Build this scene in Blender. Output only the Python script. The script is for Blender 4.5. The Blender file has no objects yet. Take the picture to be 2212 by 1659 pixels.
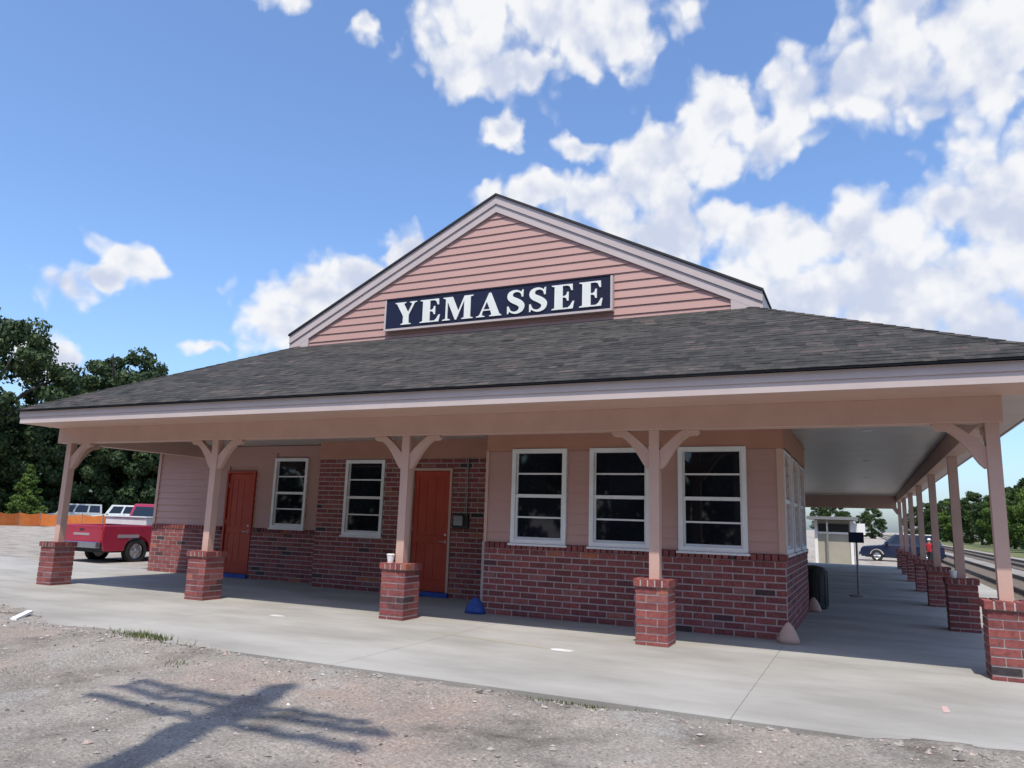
import bpy, bmesh, math, random
from mathutils import Vector, Matrix
import numpy as np
rnd = random.Random(7)
SC = bpy.context.scene
COL = SC.collection

# ------------------------------------------------------------------ camera
yaw, pitch, roll, FPX = 0.4403, 0.1802, 0.0313, 1615.1
CAM = Vector((-1.4342, -10.5512, 1.6))
_F = Vector((-math.sin(yaw)*math.cos(pitch), math.cos(yaw)*math.cos(pitch), math.sin(pitch)))
_R = Vector((math.cos(yaw), math.sin(yaw), 0)); _U = _R.cross(_F)
_R2 = _R*math.cos(roll) + _U*math.sin(roll); _U2 = _U*math.cos(roll) - _R*math.sin(roll)
cd = bpy.data.cameras.new('camera'); cam = bpy.data.objects.new('camera', cd); COL.objects.link(cam)
cd.sensor_width = 36; cd.lens = FPX/2212*36; cd.clip_end = 6000; cd.clip_start = 0.05
m = Matrix((_R2, _U2, -_F)).transposed().to_4x4(); m.translation = CAM
cam.matrix_world = m
SC.camera = cam

# ------------------------------------------------------------------ sun
SUN_EL = math.radians(65.0)
SH = Vector((-0.272, 0.962, 0)).normalized()            # the way shadows fall on the ground
SDIR = Vector((-SH.x*math.cos(SUN_EL), -SH.y*math.cos(SUN_EL), math.sin(SUN_EL)))
sl = bpy.data.lights.new('sun', 'SUN'); sl.energy = 3.0; sl.angle = math.radians(0.53); sl.color = (1, 0.93, 0.815)
so = bpy.data.objects.new('sun', sl); COL.objects.link(so); so.location = (0, -20, 40)
so.rotation_euler = SDIR.to_track_quat('Z', 'Y').to_euler()

# ------------------------------------------------------------------ sky with cumulus clouds
W = bpy.data.worlds.new('World'); SC.world = W; W.use_nodes = True
wn, wl = W.node_tree.nodes, W.node_tree.links
wn.clear()
def N(t, **kw):
    n = wn.new(t)
    for k, v in kw.items(): setattr(n, k, v)
    return n
def link(a, b): wl.new(a, b)
def wm(op, a, b=None, c=None, clamp=False):
    n = N('ShaderNodeMath', operation=op, use_clamp=clamp)
    for i, v in enumerate((a, b, c)):
        if v is None: continue
        if isinstance(v, (int, float)): n.inputs[i].default_value = v
        else: link(v, n.inputs[i])
    return n.outputs[0]
def wv(op, a, b=None, c=None):
    n = N('ShaderNodeVectorMath', operation=op)
    for i, v in enumerate((a, b, c)):
        if v is None: continue
        if isinstance(v, tuple): n.inputs[i].default_value = v
        else: link(v, n.inputs[i])
    return n.outputs['Value'] if op in ('LENGTH', 'DISTANCE', 'DOT_PRODUCT') else n.outputs[0]
def smooth(v, lo, hi):
    n = N('ShaderNodeMapRange', interpolation_type='SMOOTHSTEP'); link(v, n.inputs[0])
    n.inputs[1].default_value = lo; n.inputs[2].default_value = hi
    return n.outputs[0]
def wnoise(vec, scale, detail, rough, col=False):
    n = N('ShaderNodeTexNoise'); link(vec, n.inputs['Vector'])
    n.inputs['Scale'].default_value = scale; n.inputs['Detail'].default_value = detail; n.inputs['Roughness'].default_value = rough
    return n.outputs['Color'] if col else n.outputs['Fac']
sky = N('ShaderNodeTexSky', sky_type='NISHITA', sun_disc=False)
sky.sun_elevation = SUN_EL; sky.sun_rotation = math.atan2(SDIR.x, SDIR.y); sky.altitude = 10
sky.air_density = 1.0; sky.dust_density = 1.6; sky.ozone_density = 8.0
tc = N('ShaderNodeTexCoord')
sep = N('ShaderNodeSeparateXYZ'); link(tc.outputs['Generated'], sep.inputs[0])
az = wm('ARCTAN2', sep.outputs[0], sep.outputs[1]); el = wm('ARCSINE', sep.outputs[2])
cmb = N('ShaderNodeCombineXYZ'); link(az, cmb.inputs[0]); link(el, cmb.inputs[1])
P0 = cmb.outputs[0]
w1 = wv('SUBTRACT', wnoise(P0, 9, 3, 0.55, True), (0.5, 0.5, 0.5)); w2 = wv('SUBTRACT', wnoise(P0, 30, 3, 0.5, True), (0.5, 0.5, 0.5))
P = wv('MULTIPLY_ADD', w1, (0.085, 0.07, 0), P0); P = wv('MULTIPLY_ADD', w2, (0.03, 0.026, 0), P)
blobs = [(-0.40, 0.66, 0.20, 0.10), (-0.53, 0.585, 0.085, 0.05), (-0.45, 0.575, 0.10, 0.05), (-0.30, 0.63, 0.12, 0.07),
         (-0.683, 0.600, 0.024, 0.020), (-0.815, 0.625, 0.065, 0.026), (-0.466, 0.507, 0.030, 0.024), (-0.36, 0.485, 0.05, 0.016),
         (-0.215, 0.475, 0.095, 0.062), (-0.165, 0.525, 0.06, 0.05), (-0.25, 0.44, 0.10, 0.05), (-0.10, 0.48, 0.06, 0.04), (-0.05, 0.52, 0.07, 0.045), (0.045, 0.535, 0.12, 0.060), (0.16, 0.54, 0.14, 0.085), (0.10, 0.60, 0.10, 0.06),
         (-0.42, 0.435, 0.075, 0.030), (-0.32, 0.42, 0.10, 0.040), (-0.22, 0.385, 0.13, 0.050), (-0.10, 0.36, 0.09, 0.055), (0.02, 0.36, 0.09, 0.045), (0.17, 0.39, 0.11, 0.075),
         (0.03, 0.28, 0.30, 0.09), (0.10, 0.21, 0.30, 0.07), (-0.12, 0.25, 0.16, 0.06), (-0.2, 0.30, 0.16, 0.06), (0.24, 0.30, 0.18, 0.09),
         (-0.71, 0.275, 0.085, 0.045), (-0.735, 0.235, 0.085, 0.04), (-0.595, 0.355, 0.040, 0.030), (-0.65, 0.31, 0.06, 0.035), (-0.60, 0.27, 0.10, 0.05),
         (-0.935, 0.288, 0.046, 0.034), (-0.99, 0.245, 0.046, 0.034), (-0.955, 0.262, 0.03, 0.02), (-1.01, 0.165, 0.045, 0.030), (-0.835, 0.203, 0.034, 0.016)]
D = None
for (a, e, ra, rb) in blobs:
    q = wv('MULTIPLY_ADD', P, (1/ra, 1/rb, 0), (-a/ra, -e/rb, 0))
    v = wm('SUBTRACT', 1.0, wv('LENGTH', q))
    D = v if D is None else wm('SMOOTH_MAX', D, v, 0.25)
# the same kind of cumulus goes on around the rest of the sky
gl = wm('MULTIPLY', wm('SUBTRACT', wnoise(P, 3.6, 4, 0.5), 0.60), 7.0)
out_az = smooth(wm('ABSOLUTE', wm('ADD', az, 0.42)), 0.72, 0.95); out_el = smooth(el, 0.68, 0.8)
outw = wm('MAXIMUM', out_az, out_el)
gl = wm('SUBTRACT', wm('MULTIPLY', wm('ADD', gl, 1.5), outw), 1.5)
D = wm('SMOOTH_MAX', D, gl, 0.2)
fb = wnoise(P0, 20, 5, 0.52)
def billow(scale):
    v = N('ShaderNodeTexVoronoi', feature='SMOOTH_F1', voronoi_dimensions='2D'); link(P, v.inputs['Vector']); v.inputs['Scale'].default_value = scale; v.inputs['Smoothness'].default_value = 0.35
    return v.outputs['Distance']
bl1, bl2 = billow(17), billow(40)
puff = wm('ADD', wm('MULTIPLY', wm('SUBTRACT', 0.42, bl1), 0.85), wm('MULTIPLY', wm('SUBTRACT', 0.42, bl2), 0.42))
dens = wm('ADD', wm('ADD', D, puff), wm('MULTIPLY', wm('SUBTRACT', fb, 0.5), 0.75))
mask = smooth(dens, -0.08, 0.50)
up = wv('ADD', P0, (0.004, 0.016, 0))
fbu = wnoise(up, 20, 4, 0.5)
big = wnoise(P0, 8, 4, 0.55); bigu = wnoise(wv('ADD', P0, (0.01, 0.04, 0)), 8, 3, 0.5)
lit = wm('ADD', wm('ADD', wm('MULTIPLY', puff, 0.30), wm('MULTIPLY', wm('SUBTRACT', fb, fbu), 0.9)), wm('MULTIPLY', wm('SUBTRACT', big, bigu), 2.2))
lit = wm('ADD', lit, wm('MULTIPLY', wm('SUBTRACT', 0.62, D), 0.45))
lit = smooth(lit, -0.36, 0.30)
mixc = N('ShaderNodeMix', data_type='RGBA'); link(lit, mixc.inputs[0])
mixc.inputs[6].default_value = (0.64, 0.70, 0.86, 1); mixc.inputs[7].default_value = (0.98, 0.985, 1.0, 1)
bg1 = N('ShaderNodeBackground'); link(sky.outputs[0], bg1.inputs[0]); bg1.inputs[1].default_value = 0.15
bg2 = N('ShaderNodeBackground'); link(mixc.outputs[2], bg2.inputs[0]); bg2.inputs[1].default_value = 0.60
ms = N('ShaderNodeMixShader'); link(wm('MULTIPLY', mask, 0.97), ms.inputs[0]); link(bg1.outputs[0], ms.inputs[1]); link(bg2.outputs[0], ms.inputs[2])
wo = N('ShaderNodeOutputWorld'); link(ms.outputs[0], wo.inputs[0])
W.cycles.sampling_method = 'MANUAL'; W.cycles.sample_map_resolution = 512

vs = SC.view_settings
vs.view_transform = 'Standard'; vs.look = 'None'; vs.exposure = 0.68; vs.gamma = 1.0; vs.use_curve_mapping = False
SC.render.engine = 'CYCLES'
SC.cycles.use_denoising = True
SC.cycles.max_bounces = 8; SC.cycles.diffuse_bounces = 3

# ------------------------------------------------------------------ materials
def material(name, c1, c2=None, scale=4.0, rough=0.7, bump=0.0, bscale=60.0, fine=0.0, spec=0.4, metal=0.0, detail=5, lo=0.35, hi=0.65, coat=0.0, rnd_obj=None, attr=None, trans=0.0, world=True, stretch=None):
    """noise-mixed colour c1..c2, optional fine speckle, bump, per-object random ramp (rnd_obj) or per-face attribute ramp (attr)"""
    mt = bpy.data.materials.new(name); mt.use_nodes = True
    t = mt.node_tree; n, l = t.nodes, t.links
    b = n['Principled BSDF']; b.inputs['Roughness'].default_value = rough; b.inputs['Metallic'].default_value = metal
    b.inputs['Specular IOR Level'].default_value = spec; b.inputs['Coat Weight'].default_value = coat
    if coat: b.inputs['Coat Roughness'].default_value = 0.08
    if world:
        g = n.new('ShaderNodeNewGeometry'); vec = g.outputs['Position']
    else:
        vec = n.new('ShaderNodeTexCoord').outputs['Object']
    if stretch:
        mp = n.new('ShaderNodeMapping'); mp.inputs['Scale'].default_value = stretch; l.new(vec, mp.inputs['Vector']); vec = mp.outputs[0]
    def noise(s, d=5, r=0.6):
        x = n.new('ShaderNodeTexNoise'); l.new(vec, x.inputs['Vector']); x.inputs['Scale'].default_value = s; x.inputs['Detail'].default_value = d; x.inputs['Roughness'].default_value = r
        return x.outputs['Fac']
    def mix(f, a, bb, mode='MIX'):
        x = n.new('ShaderNodeMix'); x.data_type = 'RGBA'; x.blend_type = mode
        for i, v in ((0, f), (6, a), (7, bb)):
            if isinstance(v, (int, float)): x.inputs[i].default_value = v
            elif isinstance(v, tuple): x.inputs[i].default_value = (*v[:3], 1)
            else: l.new(v, x.inputs[i])
        return x.outputs[2]
    ramp = rnd_obj or attr
    if ramp:
        r = n.new('ShaderNodeValToRGB'); r.color_ramp.interpolation = 'LINEAR'
        if rnd_obj: l.new(n.new('ShaderNodeObjectInfo').outputs['Random'], r.inputs[0])
        else:
            a = n.new('ShaderNodeAttribute'); a.attribute_name = 'rnd'; l.new(a.outputs['Fac'], r.inputs[0])
        e = r.color_ramp.elements
        while len(e) < len(ramp): e.new(0.5)
        for el_, (pos, c) in zip(e, ramp): el_.position = pos; el_.color = (*c, 1)
        colr = r.outputs[0]
        if c2:
            mr = n.new('ShaderNodeMapRange'); l.new(noise(scale, detail), mr.inputs[0]); mr.inputs[1].default_value = lo; mr.inputs[2].default_value = hi
            mr.inputs[3].default_value = 0.72; mr.inputs[4].default_value = 1.2
            colr = mix(1.0, colr, mr.outputs[0], 'MULTIPLY')
    elif c2:
        mr = n.new('ShaderNodeMapRange'); l.new(noise(scale, detail), mr.inputs[0]); mr.inputs[1].default_value = lo; mr.inputs[2].default_value = hi
        colr = mix(mr.outputs[0], c1, c2)
    else: colr = None
    if fine and colr is not None:
        mr = n.new('ShaderNodeMapRange'); l.new(noise(bscale*1.3, 3), mr.inputs[0]); mr.inputs[1].default_value = 0.3; mr.inputs[2].default_value = 0.7
        mr.inputs[3].default_value = 1-fine; mr.inputs[4].default_value = 1+fine
        colr = mix(1.0, colr, mr.outputs[0], 'MULTIPLY')
    if colr is None: b.inputs['Base Color'].default_value = (*c1, 1)
    else: l.new(colr, b.inputs['Base Color'])
    if bump:
        bp = n.new('ShaderNodeBump'); bp.inputs['Strength'].default_value = bump; bp.inputs['Distance'].default_value = 0.02
        l.new(noise(bscale, 6, 0.65), bp.inputs['Height']); l.new(bp.outputs[0], b.inputs['Normal'])
    if trans:
        tr = n.new('ShaderNodeBsdfTranslucent'); mx = n.new('ShaderNodeMixShader'); mx.inputs[0].default_value = trans
        if colr is not None: l.new(colr, tr.inputs[0])
        else: tr.inputs[0].default_value = (*c1, 1)
        l.new(b.outputs[0], mx.inputs[1]); l.new(tr.outputs[0], mx.inputs[2]); l.new(mx.outputs[0], n['Material Output'].inputs[0])
    return mt

BR = [(0.0, (0.045, 0.040, 0.045)), (0.025, (0.10, 0.044, 0.046)), (0.05, (0.18, 0.054, 0.055)), (0.5, (0.245, 0.070, 0.067)), (0.85, (0.285, 0.082, 0.074)), (0.95, (0.25, 0.11, 0.108)), (1.0, (0.42, 0.13, 0.07))]
M = {}
M['brick'] = material('brick', None, True, scale=24, rough=0.85, bump=0.35, bscale=120, fine=0.15, rnd_obj=BR)
M['brick_mass'] = material('brick_mass', None, True, scale=24, rough=0.85, bump=0.35, bscale=120, fine=0.15, attr=BR)
M['mortar'] = material('mortar', (0.42, 0.365, 0.36), (0.50, 0.44, 0.435), scale=6, rough=0.95, bump=0.4, bscale=150)
M['peach'] = material('peach_paint', (0.52, 0.345, 0.285), (0.56, 0.375, 0.312), scale=2.5, rough=0.62, bump=0.06, bscale=40, fine=0.03)
M['pink'] = material('pink_siding', (0.45, 0.272, 0.238), (0.48, 0.292, 0.258), scale=1.6, rough=0.6, bump=0.05, bscale=70, fine=0.03, stretch=(0.3, 1, 1))
M['trim'] = material('trim_paint', (0.50, 0.425, 0.41), (0.54, 0.46, 0.445), scale=2.0, rough=0.55, bump=0.05, bscale=50, fine=0.02)
M['white'] = material('window_white', (0.70, 0.71, 0.72), (0.77, 0.78, 0.79), scale=3, rough=0.4)
M['glass'] = material('window_glass', (0.006, 0.007, 0.009), (0.012, 0.014, 0.022), scale=1.2, rough=0.03, spec=0.5)
M['door'] = material('door_orange_red', (0.36, 0.036, 0.016), (0.41, 0.055, 0.020), scale=2.2, rough=0.5, bump=0.05, bscale=60)
M['steel'] = material('brushed_metal', (0.45, 0.45, 0.46), rough=0.35, metal=0.9)
M['tape'] = material('blue_tape', (0.018, 0.055, 0.24), (0.030, 0.085, 0.33), scale=8, rough=0.6)
M['frieze'] = material('frieze_shade_tone', (0.40, 0.20, 0.145), (0.44, 0.225, 0.165), scale=2.5, rough=0.62)  # peach boards with deep porch shade and orange bounce light put into the colour
M['ceil'] = material('ceiling_vinyl', (0.44, 0.43, 0.405), (0.50, 0.49, 0.465), scale=1.5, rough=0.35, spec=0.5)
SHG = [(0.0, (0.034, 0.034, 0.035)), (0.35, (0.052, 0.051, 0.050)), (0.6, (0.064, 0.062, 0.060)), (0.85, (0.080, 0.072, 0.067)), (1.0, (0.105, 0.085, 0.080))]
M['shingle'] = material('asphalt_shingle', None, True, scale=7, rough=0.95, bump=0.6, bscale=260, fine=0.22, spec=0.15, attr=SHG)
M['dark'] = material('dark_edge', (0.028, 0.028, 0.032), rough=0.8)
M['conc'] = material('concrete', (0.245, 0.236, 0.214), (0.345, 0.335, 0.312), scale=0.55, rough=0.9, bump=0.25, bscale=90, fine=0.13, detail=10, lo=0.36, hi=0.62, stretch=(0.7, 1.6, 1))
M['joint'] = material('joint_dirt', (0.16, 0.155, 0.14), (0.24, 0.23, 0.21), scale=5, rough=1)
M['navy'] = material('navy_board', (0.008, 0.009, 0.026), (0.011, 0.013, 0.040), scale=1.2, rough=0.4)
M['letter'] = material('letter_white', (0.72, 0.75, 0.70), (0.78, 0.80, 0.76), scale=3, rough=0.5)
M['cup'] = material('cup_white', (0.82, 0.82, 0.82), rough=0.5)
M['asphaltblack'] = material('black_plastic', (0.018, 0.020, 0.020), (0.026, 0.028, 0.028), scale=6, rough=0.5)
M['rubber'] = material('rubber', (0.016, 0.016, 0.016), (0.030, 0.028, 0.026), scale=20, rough=0.9, world=False)

# ------------------------------------------------------------------ mesh helpers
class MB:
    def __init__(s): s.v = []; s.f = []; s.a = []; s.cur = 0.5
    def add(s, vs, fs):
        o = len(s.v); s.v += [tuple(x) for x in vs]
        for q in fs: s.f.append(tuple(i+o for i in q)); s.a.append(s.cur)
        return s
    def box(s, x0, x1, y0, y1, z0, z1):
        return s.add([(x0,y0,z0),(x1,y0,z0),(x1,y1,z0),(x0,y1,z0),(x0,y0,z1),(x1,y0,z1),(x1,y1,z1),(x0,y1,z1)],
                     [(0,3,2,1),(4,5,6,7),(0,1,5,4),(1,2,6,5),(2,3,7,6),(3,0,4,7)])
    def hexa(s, p): return s.add(p, [(0,3,2,1),(4,5,6,7),(0,1,5,4),(1,2,6,5),(2,3,7,6),(3,0,4,7)])
    def prism(s, poly, d0, d1, ax='y'):
        """poly: 2d points; ax the extrusion axis (y: poly is x,z; x: poly is y,z; z: poly is x,y)"""
        n = len(poly)
        def P(a, b, d): return (a, d, b) if ax == 'y' else ((d, a, b) if ax == 'x' else (a, b, d))
        vs_ = [P(a, b, d0) for a, b in poly] + [P(a, b, d1) for a, b in poly]
        fs = [tuple(range(n)), tuple(reversed(range(n, 2*n)))] + [(i, i+n, (i+1) % n+n, (i+1) % n) for i in range(n)]
        return s.add(vs_, fs)
    def tube(s, pts, rad, n=8, cap=True):
        pts = [Vector(p) for p in pts]; rad = rad if isinstance(rad, (list, tuple)) else [rad]*len(pts)
        rings = []; o = len(s.v)
        for i, p in enumerate(pts):
            d = (pts[min(i+1, len(pts)-1)] - pts[max(i-1, 0)]).normalized()
            a = d.cross(Vector((0, 0, 1)) if abs(d.z) < 0.9 else Vector((1, 0, 0))).normalized(); b = d.cross(a)
            for k in range(n):
                t = 2*math.pi*k/n; s.v.append(tuple(p + (a*math.cos(t)+b*math.sin(t))*rad[i]))
        for i in range(len(pts)-1):
            for k in range(n):
                s.f.append((o+i*n+k, o+i*n+(k+1) % n, o+(i+1)*n+(k+1) % n, o+(i+1)*n+k)); s.a.append(s.cur)
        if cap:
            s.f.append(tuple(o+k for k in reversed(range(n)))); s.a.append(s.cur)
            s.f.append(tuple(o+(len(pts)-1)*n+k for k in range(n))); s.a.append(s.cur)
        return s
    def lathe(s, prof, c, n=20):
        o = len(s.v)
        for r, z in prof:
            for k in range(n): t = 2*math.pi*k/n; s.v.append((c[0]+r*math.cos(t), c[1]+r*math.sin(t), c[2]+z))
        for i in range(len(prof)-1):
            for k in range(n): s.f.append((o+i*n+k, o+i*n+(k+1) % n, o+(i+1)*n+(k+1) % n, o+(i+1)*n+k)); s.a.append(s.cur)
        s.f.append(tuple(o+k for k in reversed(range(n)))); s.a.append(s.cur)
        s.f.append(tuple(o+(len(prof)-1)*n+k for k in range(n))); s.a.append(s.cur)
        return s
    def mesh(s, name, mat, smooth_=False, attr=False, fix=True):
        me = bpy.data.meshes.new(name); me.from_pydata(s.v, [], s.f)
        if mat: me.materials.append(mat)
        if fix:
            bm = bmesh.new(); bm.from_mesh(me); bmesh.ops.recalc_face_normals(bm, faces=bm.faces); bm.to_mesh(me); bm.free()
        if attr:
            at = me.attributes.new('rnd', 'FLOAT', 'FACE'); at.data.foreach_set('value', s.a)
        if smooth_: me.shade_smooth()
        me.update(); return me
    def build(s, name, mat, parent=None, loc=(0,0,0), smooth_=False, attr=False, bevel=0, fix=True):
        me = s.mesh(name, mat, smooth_, attr, fix)
        if bevel:
            bm = bmesh.new(); bm.from_mesh(me)
            bmesh.ops.bevel(bm, geom=[e for e in bm.edges if len(e.link_faces) == 2 and e.calc_face_angle(0) > 0.5], offset=bevel, segments=2, profile=0.5, affect='EDGES', clamp_overlap=True)
            bm.to_mesh(me); bm.free()
        return obj(name, me, parent, loc)
def obj(name, me, parent=None, loc=(0,0,0), rot=None):
    o = bpy.data.objects.new(name, me); COL.objects.link(o)
    if parent: o.parent = parent
    o.location = loc
    if rot: o.rotation_euler = rot
    return o
def tag(o, label, cat, group=None, kind=None):
    o['label'] = label; o['category'] = cat
    if group: o['group'] = group
    if kind: o['kind'] = kind
    return o
def thing(name, label, cat, loc=(0,0,0), rz=0, group=None):
    o = obj(name, None, None, loc, (0, 0, rz)); o.empty_display_size = 0.2
    return tag(o, label, cat, group)
def copy_tree(o, parent=None):
    c = o.copy(); COL.objects.link(c); c.parent = parent
    for ch in o.children: copy_tree(ch, c)
    return c

# ================================================================== GROUND
XE, YE = 2.0, -3.64                     # pavement edges (platform side, street side)
def vnoise(x, y, s, seed=0):
    """cheap smooth value noise"""
    X = x*s+seed*17.3; Y = y*s+seed*9.1
    xi = np.floor(X).astype(int); yi = np.floor(Y).astype(int); fx = X-xi; fy = Y-yi
    fx = fx*fx*(3-2*fx); fy = fy*fy*(3-2*fy)
    def h(a, b):
        v = np.sin(a*127.1+b*311.7+seed*74.7)*43758.5453
        return v-np.floor(v)
    return (h(xi,yi)*(1-fx)+h(xi+1,yi)*fx)*(1-fy)+(h(xi,yi+1)*(1-fx)+h(xi+1,yi+1)*fx)*fy
def ground_z(x, y):
    x = np.asarray(x, float); y = np.asarray(y, float)
    n = (vnoise(x,y,0.5,1)-.5)*0.08+(vnoise(x,y,1.7,2)-.5)*0.06+(vnoise(x,y,4.3,3)-.5)*0.042+(vnoise(x,y,7.7,4)-.5)*0.024
    dist = np.clip((YE-y)/3.5, 0, 1)
    z = -0.045-0.06*dist+n*(0.35+0.65*np.clip((YE-y)/1.2, 0, 1))
    # loose dirt pushed up over the slab's edge towards the left
    left = np.clip((-9.2-x)/2.5, 0, 1)*np.clip((x+26)/4, 0, 1)
    rim = -3.55+0.95*np.clip((-9.2-x)/4.5, 0, 1)+(vnoise(x,y,1.1,6)-.5)*0.5+(vnoise(x,y,4,7)-.5)*0.2
    sp = np.clip((rim-y)/0.5, 0, 1)
    z = np.where(y < -2.2, np.maximum(z, left*(sp*0.06-0.02)+(left < 0.02)*-1), z)
    rim2 = YE-0.02-0.5*np.exp(-((x+3.85)/0.55)**2)+np.clip((vnoise(x,y*0,0.6,11)-.42)*0.9, -0.05, 0.3)*np.clip((1.2-x)/1.5, 0, 1)+(vnoise(x,y,7,12)-.5)*0.12
    edge = np.clip((rim2-y)/0.09, 0, 1)*np.clip((y-(YE-0.55))/0.4, 0, 1)
    z = np.maximum(z, np.where(edge > 0.0, -0.03+edge*0.038+(vnoise(x,y,14,13)-.5)*0.012, -1))
    lap = (edge > 0.72)
    under = (y > YE-0.02) & (y < 30.5) & (x < XE+0.02) & (x > -31.5) & ((y < 4.6) | (x > -19.5))
    z = np.where(under & ~lap & ~((left > 0.05) & (y < -2.3) & (sp > 0.02)), -0.35, z)
    far = np.clip((y-29)/3, 0, 1)
    z = np.where(y > 30.4, -0.28+n*0.5, z)
    z = np.where((x >= XE+0.02), np.where(y > -3.7, -0.35+n*0.3, z), z)
    d = np.hypot(x+8, y)
    return np.where(d > 55, -0.28, z)
def axis(fine0, fine1, step, lo, hi):
    a = list(np.arange(fine0, fine1+1e-6, step)); s = step
    while a[-1] < hi: s *= 1.35; a.append(a[-1]+s)
    s = step; b = [a[0]]
    while b[-1] > lo: s *= 1.35; b.append(b[-1]-s)
    return np.array(sorted(set(np.round(b[1:]+a, 4))))
gx = axis(-17.0, 2.4, 0.085, -2500, 2500); gy = axis(-9.0, -2.2, 0.07, -2500, 2500); gy = np.array(sorted(set(gy.tolist()+np.arange(-4.1, -2.3, 0.035).round(4).tolist())))
gx = np.array(sorted(set(gx.tolist()+[-31.6, -31.4, -25, -22, XE, XE+0.05, -19.6, -19.4, 5, 9, 15]))); gy = np.array(sorted(set(gy.tolist()+[YE-0.03, YE, 4.6, 4.7, 30.35, 30.5, 3, 8, 14, 20])))
GX, GY = np.meshgrid(gx, gy); GZ = ground_z(GX, GY)
nv = GX.shape
verts = np.stack([GX, GY, GZ], -1).reshape(-1, 3)
idx = np.arange(nv[0]*nv[1]).reshape(nv)
faces = np.stack([idx[:-1,:-1], idx[:-1,1:], idx[1:,1:], idx[1:,:-1]], -1).reshape(-1, 4)
me = bpy.data.meshes.new('ground'); me.from_pydata(verts.tolist(), [], faces.tolist()); me.shade_smooth()
def dirt_material():
    mt = bpy.data.materials.new('dirt_gravel'); mt.use_nodes = True; t = mt.node_tree; n, l = t.nodes, t.links; b = n['Principled BSDF']
    b.inputs['Roughness'].default_value = 1; b.inputs['Specular IOR Level'].default_value = 0.1
    g = n.new('ShaderNodeNewGeometry')
    def noise(s, d=6, r=0.62):
        x = n.new('ShaderNodeTexNoise'); l.new(g.outputs['Position'], x.inputs['Vector']); x.inputs['Scale'].default_value = s; x.inputs['Detail'].default_value = d; x.inputs['Roughness'].default_value = r; return x.outputs['Fac']
    def ramp(f, els):
        r = n.new('ShaderNodeValToRGB'); l.new(f, r.inputs[0]); e = r.color_ramp.elements
        while len(e) < len(els): e.new(0.5)
        for q, (p_, c) in zip(e, els): q.position = p_; q.color = (*c, 1)
        return r.outputs[0]
    def mix(f, a, c, mode='MIX'):
        x = n.new('ShaderNodeMix'); x.data_type = 'RGBA'; x.blend_type = mode
        for i, v in ((0, f), (6, a), (7, c)):
            if isinstance(v, (int, float)): x.inputs[i].default_value = v
            elif isinstance(v, tuple): x.inputs[i].default_value = (*v, 1)
            else: l.new(v, x.inputs[i])
        return x.outputs[2]
    base = ramp(noise(1.1, 8), [(0.30, (0.17, 0.152, 0.132)), (0.46, (0.34, 0.312, 0.28)), (0.58, (0.42, 0.388, 0.35)), (0.72, (0.48, 0.45, 0.41))])
    pinkm = ramp(noise(0.55, 5), [(0.52, (0, 0, 0)), (0.68, (0.75, 0.75, 0.75))])
    base = mix(pinkm, base, (0.42, 0.315, 0.265))
    greym = ramp(noise(0.8, 6, 0.7), [(0.55, (0, 0, 0)), (0.66, (0.6, 0.6, 0.6))])
    base = mix(greym, base, (0.43, 0.425, 0.41))
    spk = ramp(noise(38, 4, 0.75), [(0.30, (0.50, 0.48, 0.46)), (0.45, (0.9, 0.9, 0.9)), (0.58, (1.05, 1.04, 1.02)), (0.72, (1.5, 1.48, 1.45))])
    base = mix(1.0, base, spk, 'MULTIPLY')
    vo = n.new('ShaderNodeTexVoronoi'); l.new(g.outputs['Position'], vo.inputs['Vector']); vo.inputs['Scale'].default_value = 34
    peb = ramp(vo.outputs['Distance'], [(0.05, (1.25, 1.22, 1.2)), (0.3, (1, 1, 1)), (0.7, (0.72, 0.71, 0.7))])
    base = mix(0.6, base, peb, 'MULTIPLY')
    l.new(base, b.inputs['Base Color'])
    bp = n.new('ShaderNodeBump'); bp.inputs['Strength'].default_value = 0.9; bp.inputs['Distance'].default_value = 0.03
    ad = n.new('ShaderNodeMath'); ad.operation = 'ADD'; l.new(noise(16, 9, 0.72), ad.inputs[0]); l.new(noise(60, 4, 0.7), ad.inputs[1]); l.new(ad.outputs[0], bp.inputs['Height']); l.new(bp.outputs[0], b.inputs['Normal'])
    return mt
M['dirt'] = dirt_material(); me.materials.append(M['dirt'])
ground = obj('ground', me); ground['kind'] = 'structure'; ground['label'] = 'rough grey and pinkish dirt lot with gravel in front of the pavement'; ground['category'] = 'ground'

# pavement: a bed with separate concrete panels on it
bed = MB().box(-31.4, XE-0.01, YE+0.012, 4.5, -0.30, -0.005).box(-7.0, XE-0.01, 4.5, 30.3, -0.30, -0.005).build('pavement', M['joint'])
bed['kind'] = 'structure'; bed['label'] = 'pale concrete pavement around the station porch'; bed['category'] = 'pavement'
def panel(x0, x1, y0, y1):
    j = 0.0035
    MB().box(x0+j, x1-j, y0+j, y1-j, -0.16, 0.0).build('concrete_panel', M['conc'], bed)
xs = [-31.4, -27.7, -23.5, -19.3, -15.15, -10.95, -6.75, -2.55, XE]
for a, b_ in zip(xs, xs[1:]):
    panel(a, b_, YE, -0.12); panel(a, b_, -0.12, 4.5)
for k in range(6):
    y0 = 4.5+4.3*k; panel(-7.0, -2.55, y0, y0+4.3); panel(-2.55, XE, y0, y0+4.3)

# ================================================================== STATION BUILDING
ST = thing('station_building', 'pink railway station with brick base, wraparound porch and grey shingle roof', 'building', (0, 0, 0))
C_, L_ = 0.1016, 0.3048; J = 0.020
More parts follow.
